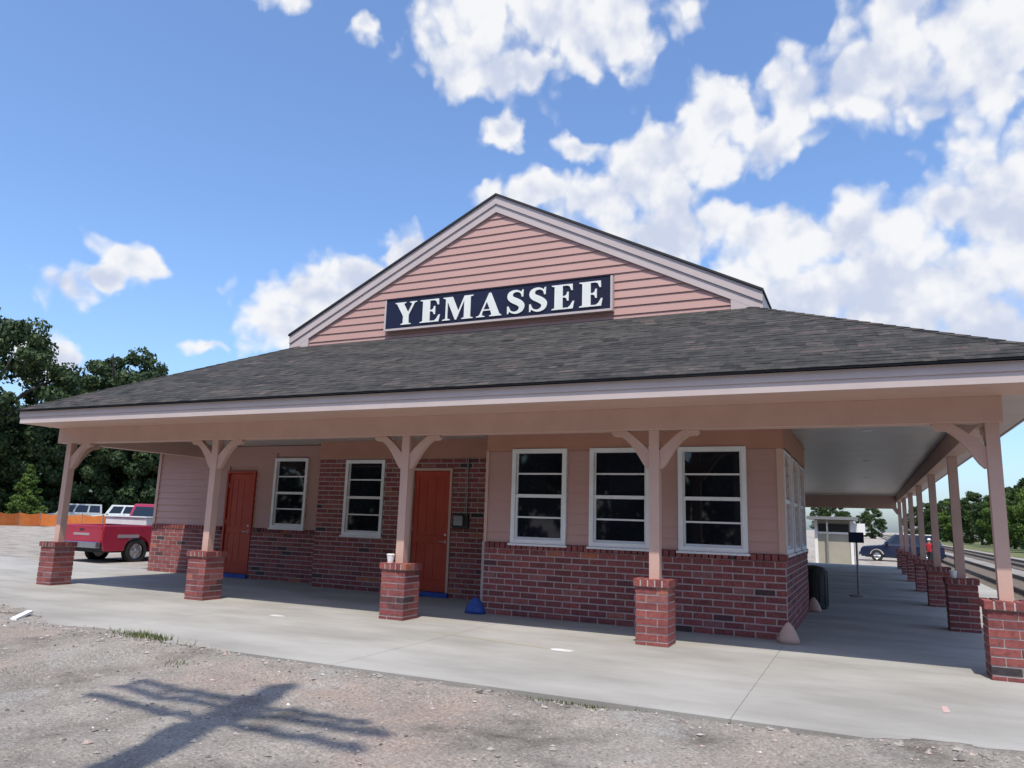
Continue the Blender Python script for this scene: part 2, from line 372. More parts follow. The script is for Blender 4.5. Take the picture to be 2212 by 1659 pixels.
# ---- bricks
_bm = {}
def brick_mesh(l, d, h, ax):
    k = (round(l, 3), d, round(h, 3), ax)
    if k not in _bm:
        mb = MB()
        mb.box(0, k[0], 0, d, 0, k[2]) if ax == 'y' else mb.box(-d, 0, 0, k[0], 0, k[2])
        _bm[k] = mb.mesh('brick', M['brick'])
    return _bm[k]
count = {'brick': 0}
def brick_rects(a0, a1, courses, openings, off=0.0, z0=0.0):
    out = []
    for r in range(courses):
        za, zb = z0+r*C_+J/2, z0+(r+1)*C_-J/2
        x = a0-(0.5 if r % 2 else 0)*L_-off
        while x < a1:
            s, e = max(x+J/2, a0), min(x+L_-J/2, a1); x += L_
            segs = [(s, e)]
            for (o0, o1, oz0, oz1) in openings:
                if zb < oz0 or za > oz1: continue
                ns = []
                for (p, q) in segs:
                    if q <= o0 or p >= o1: ns.append((p, q)); continue
                    if p < o0: ns.append((p, o0))
                    if q > o1: ns.append((o1, q))
                segs = ns
            out += [(p, q, za, zb) for p, q in segs if q-p > 0.03]
    return out
def brick_wall(name, ax, plane, a0, a1, courses, openings=(), coping=True, single=True, off=0.0):
    """mortar backing (the part) with bricks proud of it; ax 'y': faces -Y at y=plane; ax 'x': faces +X at x=plane"""
    top = courses*C_
    mb = MB(); edges = sorted({a0, a1} | {o for op in openings for o in op[:2] if a0 < o < a1})
    for p, q in zip(edges, edges[1:]):
        zs = [(0.0, top)]
        for (o0, o1, z0, z1) in openings:
            if p >= o0-1e-4 and q <= o1+1e-4:
                ns = []
                for (u, v) in zs:
                    if v <= z0 or u >= z1: ns.append((u, v)); continue
                    if u < z0: ns.append((u, z0))
                    if v > z1: ns.append((z1, v))
                zs = ns
        for (u, v) in zs:
            if v-u < 0.01: continue
            if ax == 'y': mb.box(p, q, plane+0.007, plane+0.10, u, v)
            else: mb.box(plane-0.10, plane-0.007, p, q, u, v)
    part = mb.build(name, M['mortar'], ST)
    rects = brick_rects(a0, a1, courses, openings, off)
    if ax == 'x' or not single: rects_o, rects_j = [], rects
    else:
        rects_o = rects; rects_j = []
    mass = MB()
    for (p, q, za, zb) in rects_o:
        if count['brick'] >= 300: rects_j.append((p, q, za, zb)); continue
        count['brick'] += 1
        obj('brick', brick_mesh(q-p, 0.05, zb-za, 'y'), part, (p, plane+rnd.uniform(-0.0025, 0.0015), za))
    for (p, q, za, zb) in rects_j:
        mass.cur = rnd.random(); j = rnd.uniform(-0.0025, 0.0015)
        if ax == 'y': mass.box(p, q, plane+j, plane+0.05, za, zb)
        else: mass.box(plane-0.05, plane-j, p, q, za, zb)
    if coping:                                  # a rowlock course on edge, slightly proud
        n = max(1, round((a1-a0)/C_)); w = (a1-a0)/n; cm = MB()
        for i in range(n):
            p, q = a0+i*w+J/2, a0+(i+1)*w-J/2; mid = (p+q)/2
            if any(o0 < mid < o1 and z0 < top for (o0, o1, z0, z1) in openings): continue
            if ax == 'y' and single:
                obj('coping_brick', brick_mesh(q-p, 0.14, 0.096, 'y'), part, (p, plane-0.016, top+0.004))
            else:
                mass.cur = rnd.random()
                if ax == 'y': mass.box(p, q, plane-0.016, plane+0.12, top+0.004, top+0.10)
                else: mass.box(plane-0.12, plane+0.016, p, q, top+0.004, top+0.10)
    if mass.v:
        o = mass.build('brickwork', M['brick_mass'], part, attr=True); o['kind'] = 'stuff'
    return part

YD, YB, YA, XS = 1.40, 3.20, 3.80, -2.52         # wall faces: bay front, brick entrance wall, left wall, bay side
XA0, XAB, XBD = -18.65, -12.72, -7.50
ZC = 3.25                                        # ceiling
win_D = [(-7.01, -5.99), (-5.58, -4.55), (-4.10, -3.05)]; WZ = (1.215, 2.835)
win_A = (-14.61, -13.57, 1.20, 2.93); win_B = (-11.97, -10.92, 1.165, 2.82)
door_A = (-16.14, -15.20, 0.10, 2.61); door_B = (-10.22, -9.22, 0.10, 2.64)
bw = brick_wall('brick_base_wall', 'y', YD, XBD, XS, 11, off=0.05)
bw2 = brick_wall('brick_entrance_wall', 'y', YB, XAB, XBD-0.002, 28, [(win_B[0]-.01, win_B[1]+.01, win_B[2]-.01, win_B[3]+.01), (door_B[0]-.01, door_B[1]+.01, -1, door_B[3]+.01)], coping=False)
bw3 = brick_wall('brick_base_wall', 'y', YA, XA0, XAB+0.3, 11, [(door_A[0]-.01, door_A[1]+.01, -1, door_A[3])], off=0.1)
bw4 = brick_wall('brick_base_wall', 'x', XS, YD+0.03, 6.0, 11)
# ---- lap siding, board by board
def board(part, ax, plane, a0, a1, z0, e, mat, skew=0):
    """one lap board; e = exposure"""
    mb = MB(); t0, t1 = 0.026, 0.006
    if ax == 'y':
        mb.hexa([(a0,plane-t0,z0),(a1,plane-t0,z0),(a1,plane+0.02,z0),(a0,plane+0.02,z0),(a0,plane-t1,z0+e),(a1,plane-t1,z0+e),(a1,plane+0.02,z0+e),(a0,plane+0.02,z0+e)])
    else:
        mb.hexa([(plane-0.02,a0,z0),(plane+t0,a0,z0),(plane+t0,a1,z0),(plane-0.02,a1,z0),(plane-0.02,a0,z0+e),(plane+t1,a0,z0+e),(plane+t1,a1,z0+e),(plane-0.02,a1,z0+e)])
    return mb.build('siding_board', mat, part)
def siding(ax, plane, a0, a1, z0, z1, openings=(), e=0.172):
    part = (MB().box(a0, a1, plane+0.021, plane+0.05, z0, z1) if ax == 'y' else MB().box(plane-0.05, plane-0.021, a0, a1, z0, z1)).build('siding_wall', M['pink'], ST)
    n = max(1, round((z1-z0)/e)); e = (z1-z0)/n
    for i in range(n):
        za = z0+i*e; segs = [(a0, a1)]
        for (o0, o1, oz0, oz1) in openings:
            if za+e <= oz0+0.02 or za >= oz1-0.02: continue
            ns = []
            for p, q in segs:
                if q <= o0 or p >= o1: ns.append((p, q)); continue
                if p < o0: ns.append((p, o0))
                if q > o1: ns.append((o1, q))
            segs = ns
        for p, q in segs: board(part, ax, plane, p, q, za, e, M['pink'])
    return part
ZS = 11*C_+0.105
FRZ = 2.80
siding('y', YD+0.06, XBD+0.02, XS-0.03, ZS, FRZ, [(a, b, *WZ) for a, b in win_D])
siding('y', YA+0.06, XA0+0.02, XAB+0.3, ZS, 3.24, [win_A, door_A])
siding('x', XS-0.06, YD+0.09, 5.98, ZS, FRZ)
# smooth frieze boards under the porch ceiling, corner boards
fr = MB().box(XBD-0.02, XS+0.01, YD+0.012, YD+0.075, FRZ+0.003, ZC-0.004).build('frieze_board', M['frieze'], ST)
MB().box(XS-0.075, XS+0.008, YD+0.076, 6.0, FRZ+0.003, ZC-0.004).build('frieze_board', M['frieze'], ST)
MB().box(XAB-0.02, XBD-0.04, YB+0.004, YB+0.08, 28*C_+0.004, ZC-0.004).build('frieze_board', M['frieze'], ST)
MB().box(XBD-0.035, XBD+0.018, YD+0.02, YB+0.1, ZS+0.003, FRZ).build('corner_board', M['peach'], ST)
MB().box(XS-0.09, XS+0.004, YD+0.022, YD+0.088, ZS+0.003, FRZ).build('corner_board', M['peach'], ST)
MB().box(XA0-0.03, XA0+0.06, YA+0.012, YA+0.1, ZS+0.003, 3.24).build('corner_board', M['peach'], ST)
# ---- solid cores behind the cladding (return walls seen from other sides)
MB().box(XBD+0.02, XS-0.11, YD+0.115, 6.0, 0.0, ZC-0.01).build('wall', M['peach'], ST)
MB().box(XAB+0.04, XBD+0.02, YB+0.105, 8.0, 0.0, ZC-0.01).build('wall', M['peach'], ST)
MB().box(XA0+0.02, XAB+0.04, YA+0.115, 27.0, 0.0, 3.24).build('wall', M['peach'], ST)
MB().box(XAB+0.04, -5.2, 8.0, 27.0, 0.0, ZC-0.01).build('wall', M['peach'], ST)
MB().box(XBD-0.1, XBD+0.02, YD+0.10, YB+0.1, 0.0, ZS).build('wall', M['mortar'], ST)
# ---- windows
def window(ax, plane, a0, a1, z0, z1):
    """white double-hung window of four stacked lights; frame is the part, panes and sill below it"""
    def bx(mb, p, q, d0, d1, u, v):
        return mb.box(p, q, plane+d0, plane+d1, u, v) if ax == 'y' else mb.box(plane-d1, plane-d0, p, q, u, v)
    t = 0.075; mb = MB()
    bx(mb, a0, a0+t, -0.02, 0.10, z0, z1); bx(mb, a1-t, a1, -0.02, 0.10, z0, z1)
    bx(mb, a0+t, a1-t, -0.02, 0.10, z1-t, z1); bx(mb, a0+t, a1-t, -0.02, 0.10, z0, z0+t)
    w = mb.build('window', M['white'], ST, bevel=0.004)
    i0, i1, k0, k1 = a0+t, a1-t, z0+t, z1-t; mid = (k0+k1)/2
    ms_ = MB(); bx(ms_, i0, i1, 0.012, 0.075, mid-0.028, mid+0.028)
    for q in (i0, i1-0.03): bx(ms_, q, q+0.03, 0.03, 0.08, k0, mid-0.028); bx(ms_, q, q+0.022, 0.045, 0.085, mid+0.028, k1)
    bx(ms_, i0+0.03, i1-0.03, 0.03, 0.08, k0, k0+0.035)
    ms_.build('sash', M['white'], w)
    for (u, v) in ((k0+0.035, mid-0.028), (mid+0.028, k1)):
        h = (u+v)/2; mu = MB(); bx(mu, i0, i1, 0.042, 0.07, h-0.014, h+0.014); mu.build('muntin', M['white'], w)
        for (p, q) in ((u, h-0.014), (h+0.014, v)):
            g = MB(); bx(g, i0+0.005, i1-0.005, 0.060, 0.066, p+0.001, q-0.001); g.build('pane', M['glass'], w)
    si = MB(); bx(si, a0-0.03, a1+0.03, -0.045, 0.06, z0-0.035, z0-0.002); si.build('sill', M['white'], w)
    return w
for a, b_ in win_D: window('y', YD+0.01, a, b_, *WZ)
window('y', YA+0.01, win_A[0], win_A[1], win_A[2]+0.04, win_A[3]); window('y', YB-0.005, *win_B)
for y0 in (1.62, 3.10, 4.58): window('x', XS-0.012, y0, y0+1.2, *WZ)
# ---- doors
def door(plane, a0, a1, z0, z1, name_lbl):
    t = 0.055
    MBf = MB().box(a0, a0+t, plane-0.01, plane+0.10, 0.0, z1).box(a1-t, a1, plane-0.01, plane+0.10, 0.0, z1).box(a0+t, a1-t, plane-0.01, plane+0.10, z1-t, z1)
    d = MB().box(a0+t+0.004, a1-t-0.004, plane+0.045, plane+0.09, z0, z1-t-0.004).build('door', M['door'], ST)
    d['label'] = name_lbl
    MBf.build('door_frame', M['door'] if plane == YA else M['peach'], d)
    x0, x1 = a0+t+0.012, a1-t-0.012; xm = (x0+x1)/2; mz = z0+0.98
    rails = [(x0, x1, z0+0.006, z0+0.22), (x0, x1, mz, mz+0.15), (x0, x1, z1-t-0.15, z1-t-0.01)]
    for r_ in rails: MB().box(r_[0], r_[1], plane+0.030, plane+0.046, r_[2], r_[3]).build('rail', M['door'], d, bevel=0.004)
    for (u, v) in ((z0+0.222, mz-0.002), (mz+0.152, z1-t-0.152)):
        for q in (x0, x1-0.11): MB().box(q, q+0.11, plane+0.030, plane+0.046, u, v).build('stile', M['door'], d)
        w = (x1-x0-0.22); n = 3
        for k in range(n): MB().box(x0+0.11+w*k/n+0.006, x0+0.11+w*(k+1)/n-0.006, plane+0.0385, plane+0.046, u+0.01, v-0.01).build('plank', M['door'], d, bevel=0.003)
    hx = a1-t-0.075
    h = MB().tube([(hx, plane+0.032, z0+1.02), (hx, plane-0.03, z0+1.02), (hx-0.11, plane-0.035, z0+1.02)], 0.011, 8)
    h.tube([(hx, plane+0.031, z0+1.02), (hx, plane+0.022, z0+1.02)], 0.032, 12).tube([(hx, plane+0.031, z0+1.16), (hx, plane+0.018, z0+1.16)], 0.026, 12)
    h.build('handle', M['steel'], d)
    for hz in (0.25, 1.2, 2.1): MB().tube([(a0+t+0.004, plane+0.03, z0+hz), (a0+t+0.004, plane+0.03, z0+hz+0.1)], 0.009, 8).build('hinge', M['steel'], d)
    MB().box(a0-0.02, a1+0.02, plane-0.06, plane+0.042, 0.003, z0-0.004).build('threshold', M['tape'], d)['label'] = 'threshold strip covered in blue tape'
door(YA, *door_A, 'orange red plank door in the pink siding wall')
door(YB, *door_B, 'red plank door in the brick entrance wall')

# ---- porch columns
PX = [-16.80, -12.566, -8.288, -4.110, 0.0]; HW = 0.2235; ZP = 0.765; ZCAP = 0.866; ZB = 2.93
pier_mesh = MB().box(-HW+0.007, HW-0.007, -HW+0.007, HW-0.007, 0, ZP).box(-HW-0.018, HW+0.018, -HW-0.018, HW+0.018, ZP+0.004, ZCAP-0.012).mesh('porch_column', M['mortar'])
post_mesh = MB().box(-0.072, 0.072, -0.072, 0.072, ZCAP-0.01, ZB).mesh('post', M['peach'])
def pier_rects():
    out = []; a, dpt = 0.295, 0.142
    for r in range(8):
        z0 = ZP-(r+1)*C_+J/2; z1 = ZP-r*C_-J/2; z0 = max(z0, 0.003)
        if z1-z0 < 0.02: continue
        f = r % 2
        for k in range(4):
            # pinwheel: brick k runs along face k
            x0, x1 = (-HW, -HW+a) if not f else (HW-a, HW)
            x, X = x0, x1; y, Y = -HW, -HW+dpt
            for _ in range(k): (x, X, y, Y) = (-Y, -y, x, X)
            out.append((x, X, y, Y, z0, z1))
    return out
PR = pier_rects()
CAPR = []
cw = (2*HW+0.05)
for i in range(5):
    for (y0, y1) in ((-cw/2, -J/2), (J/2, cw/2)):
        x0 = -cw/2+cw*i/5; CAPR.append((x0+J/2*(i > 0), x0+cw/5-J/2*(i < 4), y0, y1, ZP+0.008, ZCAP))
_pm = {}
def boxmesh(dx, dy, dz):
    k = (round(dx, 3), round(dy, 3), round(dz, 3))
    if k not in _pm: _pm[k] = MB().box(0, k[0], 0, k[1], 0, k[2]).mesh('pier_brick', M['brick'])
    return _pm[k]
def bracket_poly():
    lo, up_ = [], []
    for i in range(9):
        t = i/8
        # lower edge: foot on the post, sweeping out to the beam; upper edge parallel
        lo.append((0.072+0.05+0.44*t-0.06*math.sin(math.pi*t), 2.39+0.50*t-0.045*math.sin(2*math.pi*t)*0.5+0.0))
        up_.append((0.072+0.335*t, 2.64+0.29*t+0.012*math.sin(math.pi*t)))
    pts = [(0.071, 2.385), (0.10, 2.382)]+lo[1:-1]+[(0.60, 2.852), (0.635, 2.885), (0.63, 2.928)]+[(0.405, 2.928)]+list(reversed(up_[:-1]))
    return pts
_bp = bracket_poly()
_brm = {}
def bracket_mesh(kind):
    if kind not in _brm:
        s = 1 if kind[1] == '+' else -1
        _brm[kind] = MB().prism([(s*a, b) for a, b in _bp], -0.045, 0.045, 'y' if kind[0] == 'x' else 'x').mesh('bracket', M['peach'])
    return _brm[kind]
def column(x, y, brackets, single, zb=ZB):
    o = obj('porch_column', pier_mesh, ST, (x, y, 0))
    if single:
        for (a, b, c, d, e, f) in PR: obj('pier_brick', boxmesh(b-a, d-c, f-e), o, (a+rnd.uniform(-.0015, .0015), c+rnd.uniform(-.0015, .0015), e))
        for (a, b, c, d, e, f) in CAPR: obj('cap_brick', boxmesh(b-a, d-c, f-e), o, (a, c+rnd.uniform(-.003, .003), e+rnd.uniform(-.003, .002)))
    else:
        mb = MB()
        for (a, b, c, d, e, f) in PR+CAPR: mb.cur = rnd.random(); mb.box(a, b, c, d, e, f)
        q = mb.build('brickwork', M['brick_mass'], o, attr=True); q['kind'] = 'stuff'
    obj('post', post_mesh, o)
    for k in brackets: obj('bracket', bracket_mesh(k), o)
    return o
for i, x in enumerate(PX):
    column(x, 0, ['x+', 'y+'] if i == 0 else (['x-', 'y+'] if i == 4 else ['x-', 'x+']), True)
RS = 4.639
for k in range(1, 7): column(0, RS*k, ['x-'] if k == 6 else [], k < 3)
column(-4.6, RS*6, ['x+'], False)
# ---- beams, ceiling, fascia
MB().box(-17.12, 0.115, -0.115, 0.115, ZB+0.001, ZC).build('beam', M['peach'], ST, bevel=0.006)
MB().box(-0.112, 0.112, 0.116, 28.0, ZB+0.003, ZC).build('beam', M['peach'], ST, bevel=0.006)
MB().box(-16.91, -16.69, 0.116, YA+0.03, ZB+0.003, ZC).build('beam', M['peach'], ST, bevel=0.006)
MB().box(-5.0, -0.113, RS*6-0.11, RS*6+0.11, 2.64, ZC-0.01).build('beam', M['peach'], ST)
ceil = MB().box(-17.05, 0.70, -0.96, 28.2, ZC+0.012, ZC+0.03).build('ceiling', M['ceil'], ST)
pw = 0.305
plank_r = MB().box(-2.50, -0.125, 0.004, pw-0.004, ZC-0.002, ZC+0.010).mesh('ceiling_plank', M['ceil'])
plank_r2 = MB().box(-5.18, -0.125, 0.004, pw-0.004, ZC-0.002, ZC+0.010).mesh('ceiling_plank', M['ceil'])
y = 0.13
while y < 27.7:
    obj('ceiling_plank', plank_r if y < 6.0 else plank_r2, ceil, (0, y, 0)); y += pw
plank_f = MB().box(-16.68, -2.51, 0.004, pw-0.004, ZC-0.002, ZC+0.010).mesh('ceiling_plank', M['ceil'])
y = 0.13
while y < YB+0.3: obj('ceiling_plank', plank_f, ceil, (0, y, 0)); y += pw
for (lx, ly) in ((-1.33, 3.1), (-1.33, 9.2), (-1.33, 15.3), (-10.2, 1.6), (-14.6, 1.6), (-5.0, 0.75)):   # recessed lights, off
    MB().lathe([(0.085, 0.0), (0.085, 0.008), (0.05, 0.010)], (lx, ly, ZC-0.014), 20).build('recessed_light', M['white'], ceil)
# eave soffits outside the beams
MB().box(-17.08, 0.68, -0.955, -0.117, ZC-0.003, ZC+0.010).build('soffit', M['peach'], ST)
MB().box(0.117, 0.68, -0.116, 28.1, ZC-0.003, ZC+0.010).build('soffit', M['trim'], ST)
XL, XR, YF, YK = -17.15, 0.78, -1.06, 28.6      # shingle edges
def fascia(x0, x1, y0, y1):
    MB().box(x0, x1, y0, y1, 3.372, 3.487).build('fascia_board', M['trim'], ST)
MB().box(XL+0.03, XR-0.03, -1.0, -0.958, 3.374, 3.488).build('fascia_board', M['trim'], ST)
MB().box(XL+0.045, XR-0.045, -0.985, -0.958, 3.247, 3.373).build('fascia_board', M['trim'], ST)
MB().box(XR-0.075, XR-0.032, -0.957, 28.3, 3.374, 3.488).build('fascia_board', M['trim'], ST)
MB().box(XR-0.075, XR-0.047, -0.957, 28.3, 3.247, 3.373).build('fascia_board', M['trim'], ST)
MB().box(XL+0.032, XL+0.075, -0.957, 3.0, 3.374, 3.488).build('fascia_board', M['trim'], ST)
MB().box(XL+0.047, XL+0.075, -0.957, 3.0, 3.247, 3.373).build('fascia_board', M['trim'], ST)
# ---- roof: deck plus shingles laid in courses
ZE = 3.515; SL = 0.5
YG = 2.83                                         # gable wall plane
t_ = YG+0.12-YF
def rz(d): return ZE+SL*d
deck = MB()
TH = 0.025
def slab(pts):                                    # pts: top outline, counter-clockwise from above
    n = len(pts); o = [(x, y, z-TH) for x, y, z in pts]
    deck.add(list(pts)+o, [tuple(range(n)), tuple(reversed(range(n, 2*n)))]+[(i, i+n, (i+1) % n+n, (i+1) % n) for i in range(n)])
slab([(XL, YF, ZE), (XR, YF, ZE), (XR-t_, YF+t_, rz(t_)), (XL+t_, YF+t_, rz(t_))])
slab([(XR, YF, ZE), (XR, YK, ZE), (XR-t_, YK-t_, rz(t_)), (XR-t_, YF+t_, rz(t_))])
slab([(XL, YK, ZE), (XL, YF, ZE), (XL+t_, YF+t_, rz(t_)), (XL+t_, YK-t_, rz(t_))])
slab([(XR, YK, ZE), (XL, YK, ZE), (XL+t_, YK-t_, rz(t_)), (XR-t_, YK-t_, rz(t_))])
roof = deck.build('roof', M['dark'], ST)
def shingles(name, orig, along, uph, lo, hi, ncourse, expo):
    """tabs on a plane: orig + along*a + up*s ; lo(s), hi(s) limits of a at plan distance s"""
    mb = MB(); nrm = along.cross(uph).normalized()
    for r in range(ncourse):
        s0, s1 = r*expo, (r+1)*expo+0.02
        a = lo(s0)-rnd.uniform(0, 0.3); lim = hi(s0)
        while a < lim:
            w = rnd.choice((0.14, 0.2, 0.26, 0.33))
            p, q = max(a, lo(s0)), min(a+w, lim); a += w
            if q-p < 0.02: continue
            p1, q1 = max(p, lo(s1)), min(q, hi(s1))
            if q1-p1 < 0.01: p1 = q1 = (max(p, lo(s1))+min(q, hi(s1)))/2
            mb.cur = min(1, max(0, rnd.gauss(0.5, 0.2)+0.12*math.sin(p*1.7+r*0.9)))
            t = 0.0045+rnd.choice((0, 0, 0.004))
            b0 = orig+along*p+uph*s0+nrm*0.001; b1 = orig+along*q+uph*s0+nrm*0.001
            mb.add([b0, b1, b1+nrm*t, b0+nrm*t, orig+along*q1+uph*s1+nrm*0.003, orig+along*p1+uph*s1+nrm*0.003], [(0, 1, 2, 3), (3, 2, 4, 5), (1, 4, 2), (0, 3, 5)])
    o = mb.build(name, M['shingle'], roof, attr=True, fix=False); o['kind'] = 'stuff'
    return o
upf = Vector((0, 1, SL)); 
nl = upf.length
E_ = 0.145
shingles('shingles', Vector((0, YF-0.012, ZE)), Vector((1, 0, 0)), upf/nl, lambda s: XL+s/nl, lambda s: XR-s/nl, int((YG-0.02-YF)*nl/E_), E_)
upr = Vector((-1, 0, SL))
shingles('shingles', Vector((XR+0.012, 0, ZE)), Vector((0, 1, 0)), upr/nl, lambda s: YF+s/nl, lambda s: YK-s/nl, int(t_*nl/E_), E_)
# hip caps
for (sx, cx) in ((1, XL), (-1, XR)):
    mb = MB(); n = 26
    for i in range(n):
        f0, f1 = t_*i/n, t_*(i+1.25)/n
        mb.cur = rnd.random()
        p = Vector((cx+sx*f0, YF+f0, rz(f0)+0.026)); q = Vector((cx+sx*min(f1, t_), YF+min(f1, t_), rz(min(f1, t_))+0.016))
        d1 = Vector((-sx*0.02, 0.13, 0)) if False else Vector((sx*0.11, -0.0, -0.0)); d2 = Vector((0, 0.11, 0))
        a0, a1 = p+d1*1+Vector((0, 0, -0.004)), q+d1+Vector((0, 0, -0.004)); b0, b1 = p+d2+Vector((0, 0, -0.004)), q+d2+Vector((0, 0, -0.004))
        mb.add([p, q, a1, a0, b0, b1], [(0, 1, 2, 3), (0, 4, 5, 1)])
    o = mb.build('hip_cap', M['shingle'], roof, attr=True, fix=False); o['kind'] = 'stuff'
# low roof of the left wing
wr = MB().hexa([(-19.0, 2.8, 3.10), (-16.98, 2.8, 3.56), (-16.98, 27.5, 3.56), (-19.0, 27.5, 3.10), (-19.0, 2.8, 3.15), (-16.98, 2.8, 3.60), (-16.98, 27.5, 3.60), (-19.0, 27.5, 3.15)]).build('wing_roof', M['dark'], ST)
# ---- main gable
GXc, GH, GZe, GZa = -8.212, 5.332, 5.765, 8.425
gs = (GZa-GZe)/GH
YRK = 2.75
mr = MB()
for s in (-1, 1):
    mr.hexa([(GXc, YRK-0.03, GZa-0.045), (GXc+s*(GH+0.02), YRK-0.03, GZe-0.055), (GXc+s*(GH+0.02), 27.2, GZe-0.055), (GXc, 27.2, GZa-0.045),
             (GXc, YRK-0.03, GZa), (GXc+s*(GH+0.02), YRK-0.03, GZe-0.01), (GXc+s*(GH+0.02), 27.2, GZe-0.01), (GXc, 27.2, GZa)])
mr.build('gable_roof', M['dark'], ST)
for s in (-1, 1):
    def rake(w0, w1, y0, y1, nm):
        X1 = GXc+s*GH
        MB().prism([(GXc, GZa-0.046-w0), (X1, GZe-0.056-w0), (X1, GZe-0.056-w1), (GXc, GZa-0.046-w1)], y0, y1).build(nm, M['trim'], ST)
    rake(0.0, 0.185, YRK, YRK+0.022, 'rake_board')
    rake(0.187, 0.36, YRK+0.024, YG+0.02, 'frieze_board')
    X1 = GXc+s*GH
    MB().prism([(GXc, GZa-0.05-0.15), (X1, GZe-0.06-0.15), (X1, GZe-0.06-0.172), (GXc, GZa-0.05-0.172)], YRK+0.0235, YG+0.05).build('rake_soffit', M['trim'], ST)
    # side eave of the main roof, going back
    xa, xb = sorted((X1-s*0.30, X1))
    MB().box(xa, xb, YRK+0.05, 27.0, GZe-0.30, GZe-0.27).build('eave_soffit', M['trim'], ST)
    xa, xb = sorted((X1-s*0.03, X1+s*0.001))
    MB().box(xa, xb, YRK+0.042, 27.0, GZe-0.269, GZe-0.075).build('fascia_board', M['trim'], ST)
    # boxed end under the rake
    xa, xb = sorted((X1-s*0.36, X1-s*0.012))
    MB().prism([(X1-s*0.012, GZe-0.40), (X1-s*0.012, GZe-0.42), (X1-s*0.55, GZe-0.42), (X1-s*0.55, GZe-0.14), (X1-s*0.45, GZe-0.19)], YRK+0.026, YG+0.019).build('corner_return', M['trim'], ST)
gw = MB().prism([(GXc-GH+0.3, 5.30), (GXc+GH-0.3, 5.30), (GXc+GH-0.3, GZe-0.08), (GXc, GZa-0.25), (GXc-GH+0.3, GZe-0.08)], YG+0.021, YG+0.1).build('gable_wall', M['pink'], ST)
MB().box(GXc-GH+0.32, GXc-GH+0.45, YG+0.12, 27.0, 4.9, GZe-0.2).box(GXc+GH-0.45, GXc+GH-0.32, YG+0.12, 27.0, 4.9, GZe-0.2).build('wall', M['pink'], ST)
ex = 0.168; z = 5.36
while z < GZa-0.45:
    def xl(zz): return max(0.05, min(GH-0.32, (GZa-0.28-zz)/gs))
    h0, h1 = xl(z), xl(z+ex)
    MB().hexa([(GXc-h0, YG-0.024, z), (GXc+h0, YG-0.024, z), (GXc+h0, YG+0.02, z), (GXc-h0, YG+0.02, z), (GXc-h1, YG-0.003, z+ex), (GXc+h1, YG-0.003, z+ex), (GXc+h1, YG+0.02, z+ex), (GXc-h1, YG+0.02, z+ex)]).build('siding_board', M['pink'], gw)
    z += ex
MB().box(GXc-GH+0.5, GXc+GH-0.5, YG-0.05, YG-0.028, 5.30, 5.435).build('flashing', M['peach'], ST)

# ================================================================== STATION NAME SIGN
SGX0, SGX1, SGZ0, SGZ1, SGY = -10.79, -5.65, 5.64, 6.28, 2.695
SG = thing('station_sign', 'long navy board with white serif letters YEMASSEE on the gable', 'sign', ((SGX0+SGX1)/2, SGY, SGZ0))
def sgb(mb, nm, mat, **k): return mb.build(nm, mat, SG, loc=(-(SGX0+SGX1)/2, -SGY, -SGZ0), **k)
sgb(MB().box(SGX0, SGX1, SGY, YG-0.027, SGZ0, SGZ1), 'board', M['navy'])
fw = 0.045
sgb(MB().box(SGX0-fw, SGX1+fw, SGY-0.012, YG-0.03, SGZ0-fw, SGZ0-0.001).box(SGX0-fw, SGX0-0.001, SGY-0.012, YG-0.03, SGZ0, SGZ1+0.012).box(SGX1+0.001, SGX1+fw, SGY-0.012, YG-0.03, SGZ0, SGZ1+0.012), 'frame', M['trim'])
sgb(MB().box(SGX0-fw, SGX1+fw, SGY-0.012, YG-0.03, SGZ1+0.014, SGZ1+0.030), 'top_trim', M['navy'])
def letter_polys(ch):
    """list of polygons in a unit-high box; serif bold capitals"""
    s, b = 0.055, 0.25
    if ch == 'E':
        return [[(0.02,0),(0.75,0),(0.80,0.30),(0.745,0.30),(0.66,0.13),(0.58,s),(0.40,s),(0.40,0.47),(0.47,0.47),(0.53,0.43),(0.555,0.33),(0.605,0.33),(0.605,0.69),(0.555,0.69),(0.53,0.58),(0.47,0.535),(0.40,0.535),(0.40,1-s),(0.56,1-s),(0.64,0.90),(0.695,0.74),(0.745,0.74),(0.735,1),(0.02,1),(0.02,0.965),(0.12,0.93),(0.12,0.07),(0.02,0.035)]]
    if ch == 'Y':
        return [[(0.30,0),(0.78,0),(0.78,0.035),(0.67,0.07),(0.67,0.42),(0.90,0.86),(0.95,0.945),(1.04,0.965),(1.04,1),(0.70,1),(0.70,0.965),(0.79,0.94),(0.80,0.87),(0.625,0.53),(0.44,0.87),(0.44,0.945),(0.52,0.965),(0.52,1),(0.0,1),(0.0,0.965),(0.085,0.93),(0.40,0.37),(0.40,0.07),(0.30,0.035)]]
    if ch == 'M':
        return [[(0.0,0),(0.36,0),(0.36,0.035),(0.235,0.075),(0.235,0.80),(0.60,0.0),(0.66,0.0),(1.01,0.80),(1.01,0.07),(0.90,0.035),(0.90,0),(1.42,0),(1.42,0.035),(1.30,0.07),(1.30,0.93),(1.42,0.965),(1.42,1),(1.01,1),(0.74,0.36),(0.46,1),(0.02,1),(0.02,0.965),(0.145,0.92),(0.145,0.075),(0.0,0.035)]]
    if ch == 'A':
        return [[(0.0,0),(0.37,0),(0.37,0.035),(0.255,0.065),(0.255,0.13),(0.305,0.255),(0.615,0.255),(0.67,0.10),(0.66,0.06),(0.58,0.035),(0.58,0),(1.10,0),(1.10,0.035),(1.01,0.08),(0.63,1.0),(0.545,1.0),(0.15,0.10),(0.09,0.05),(0.0,0.035)],
                ]
    return []
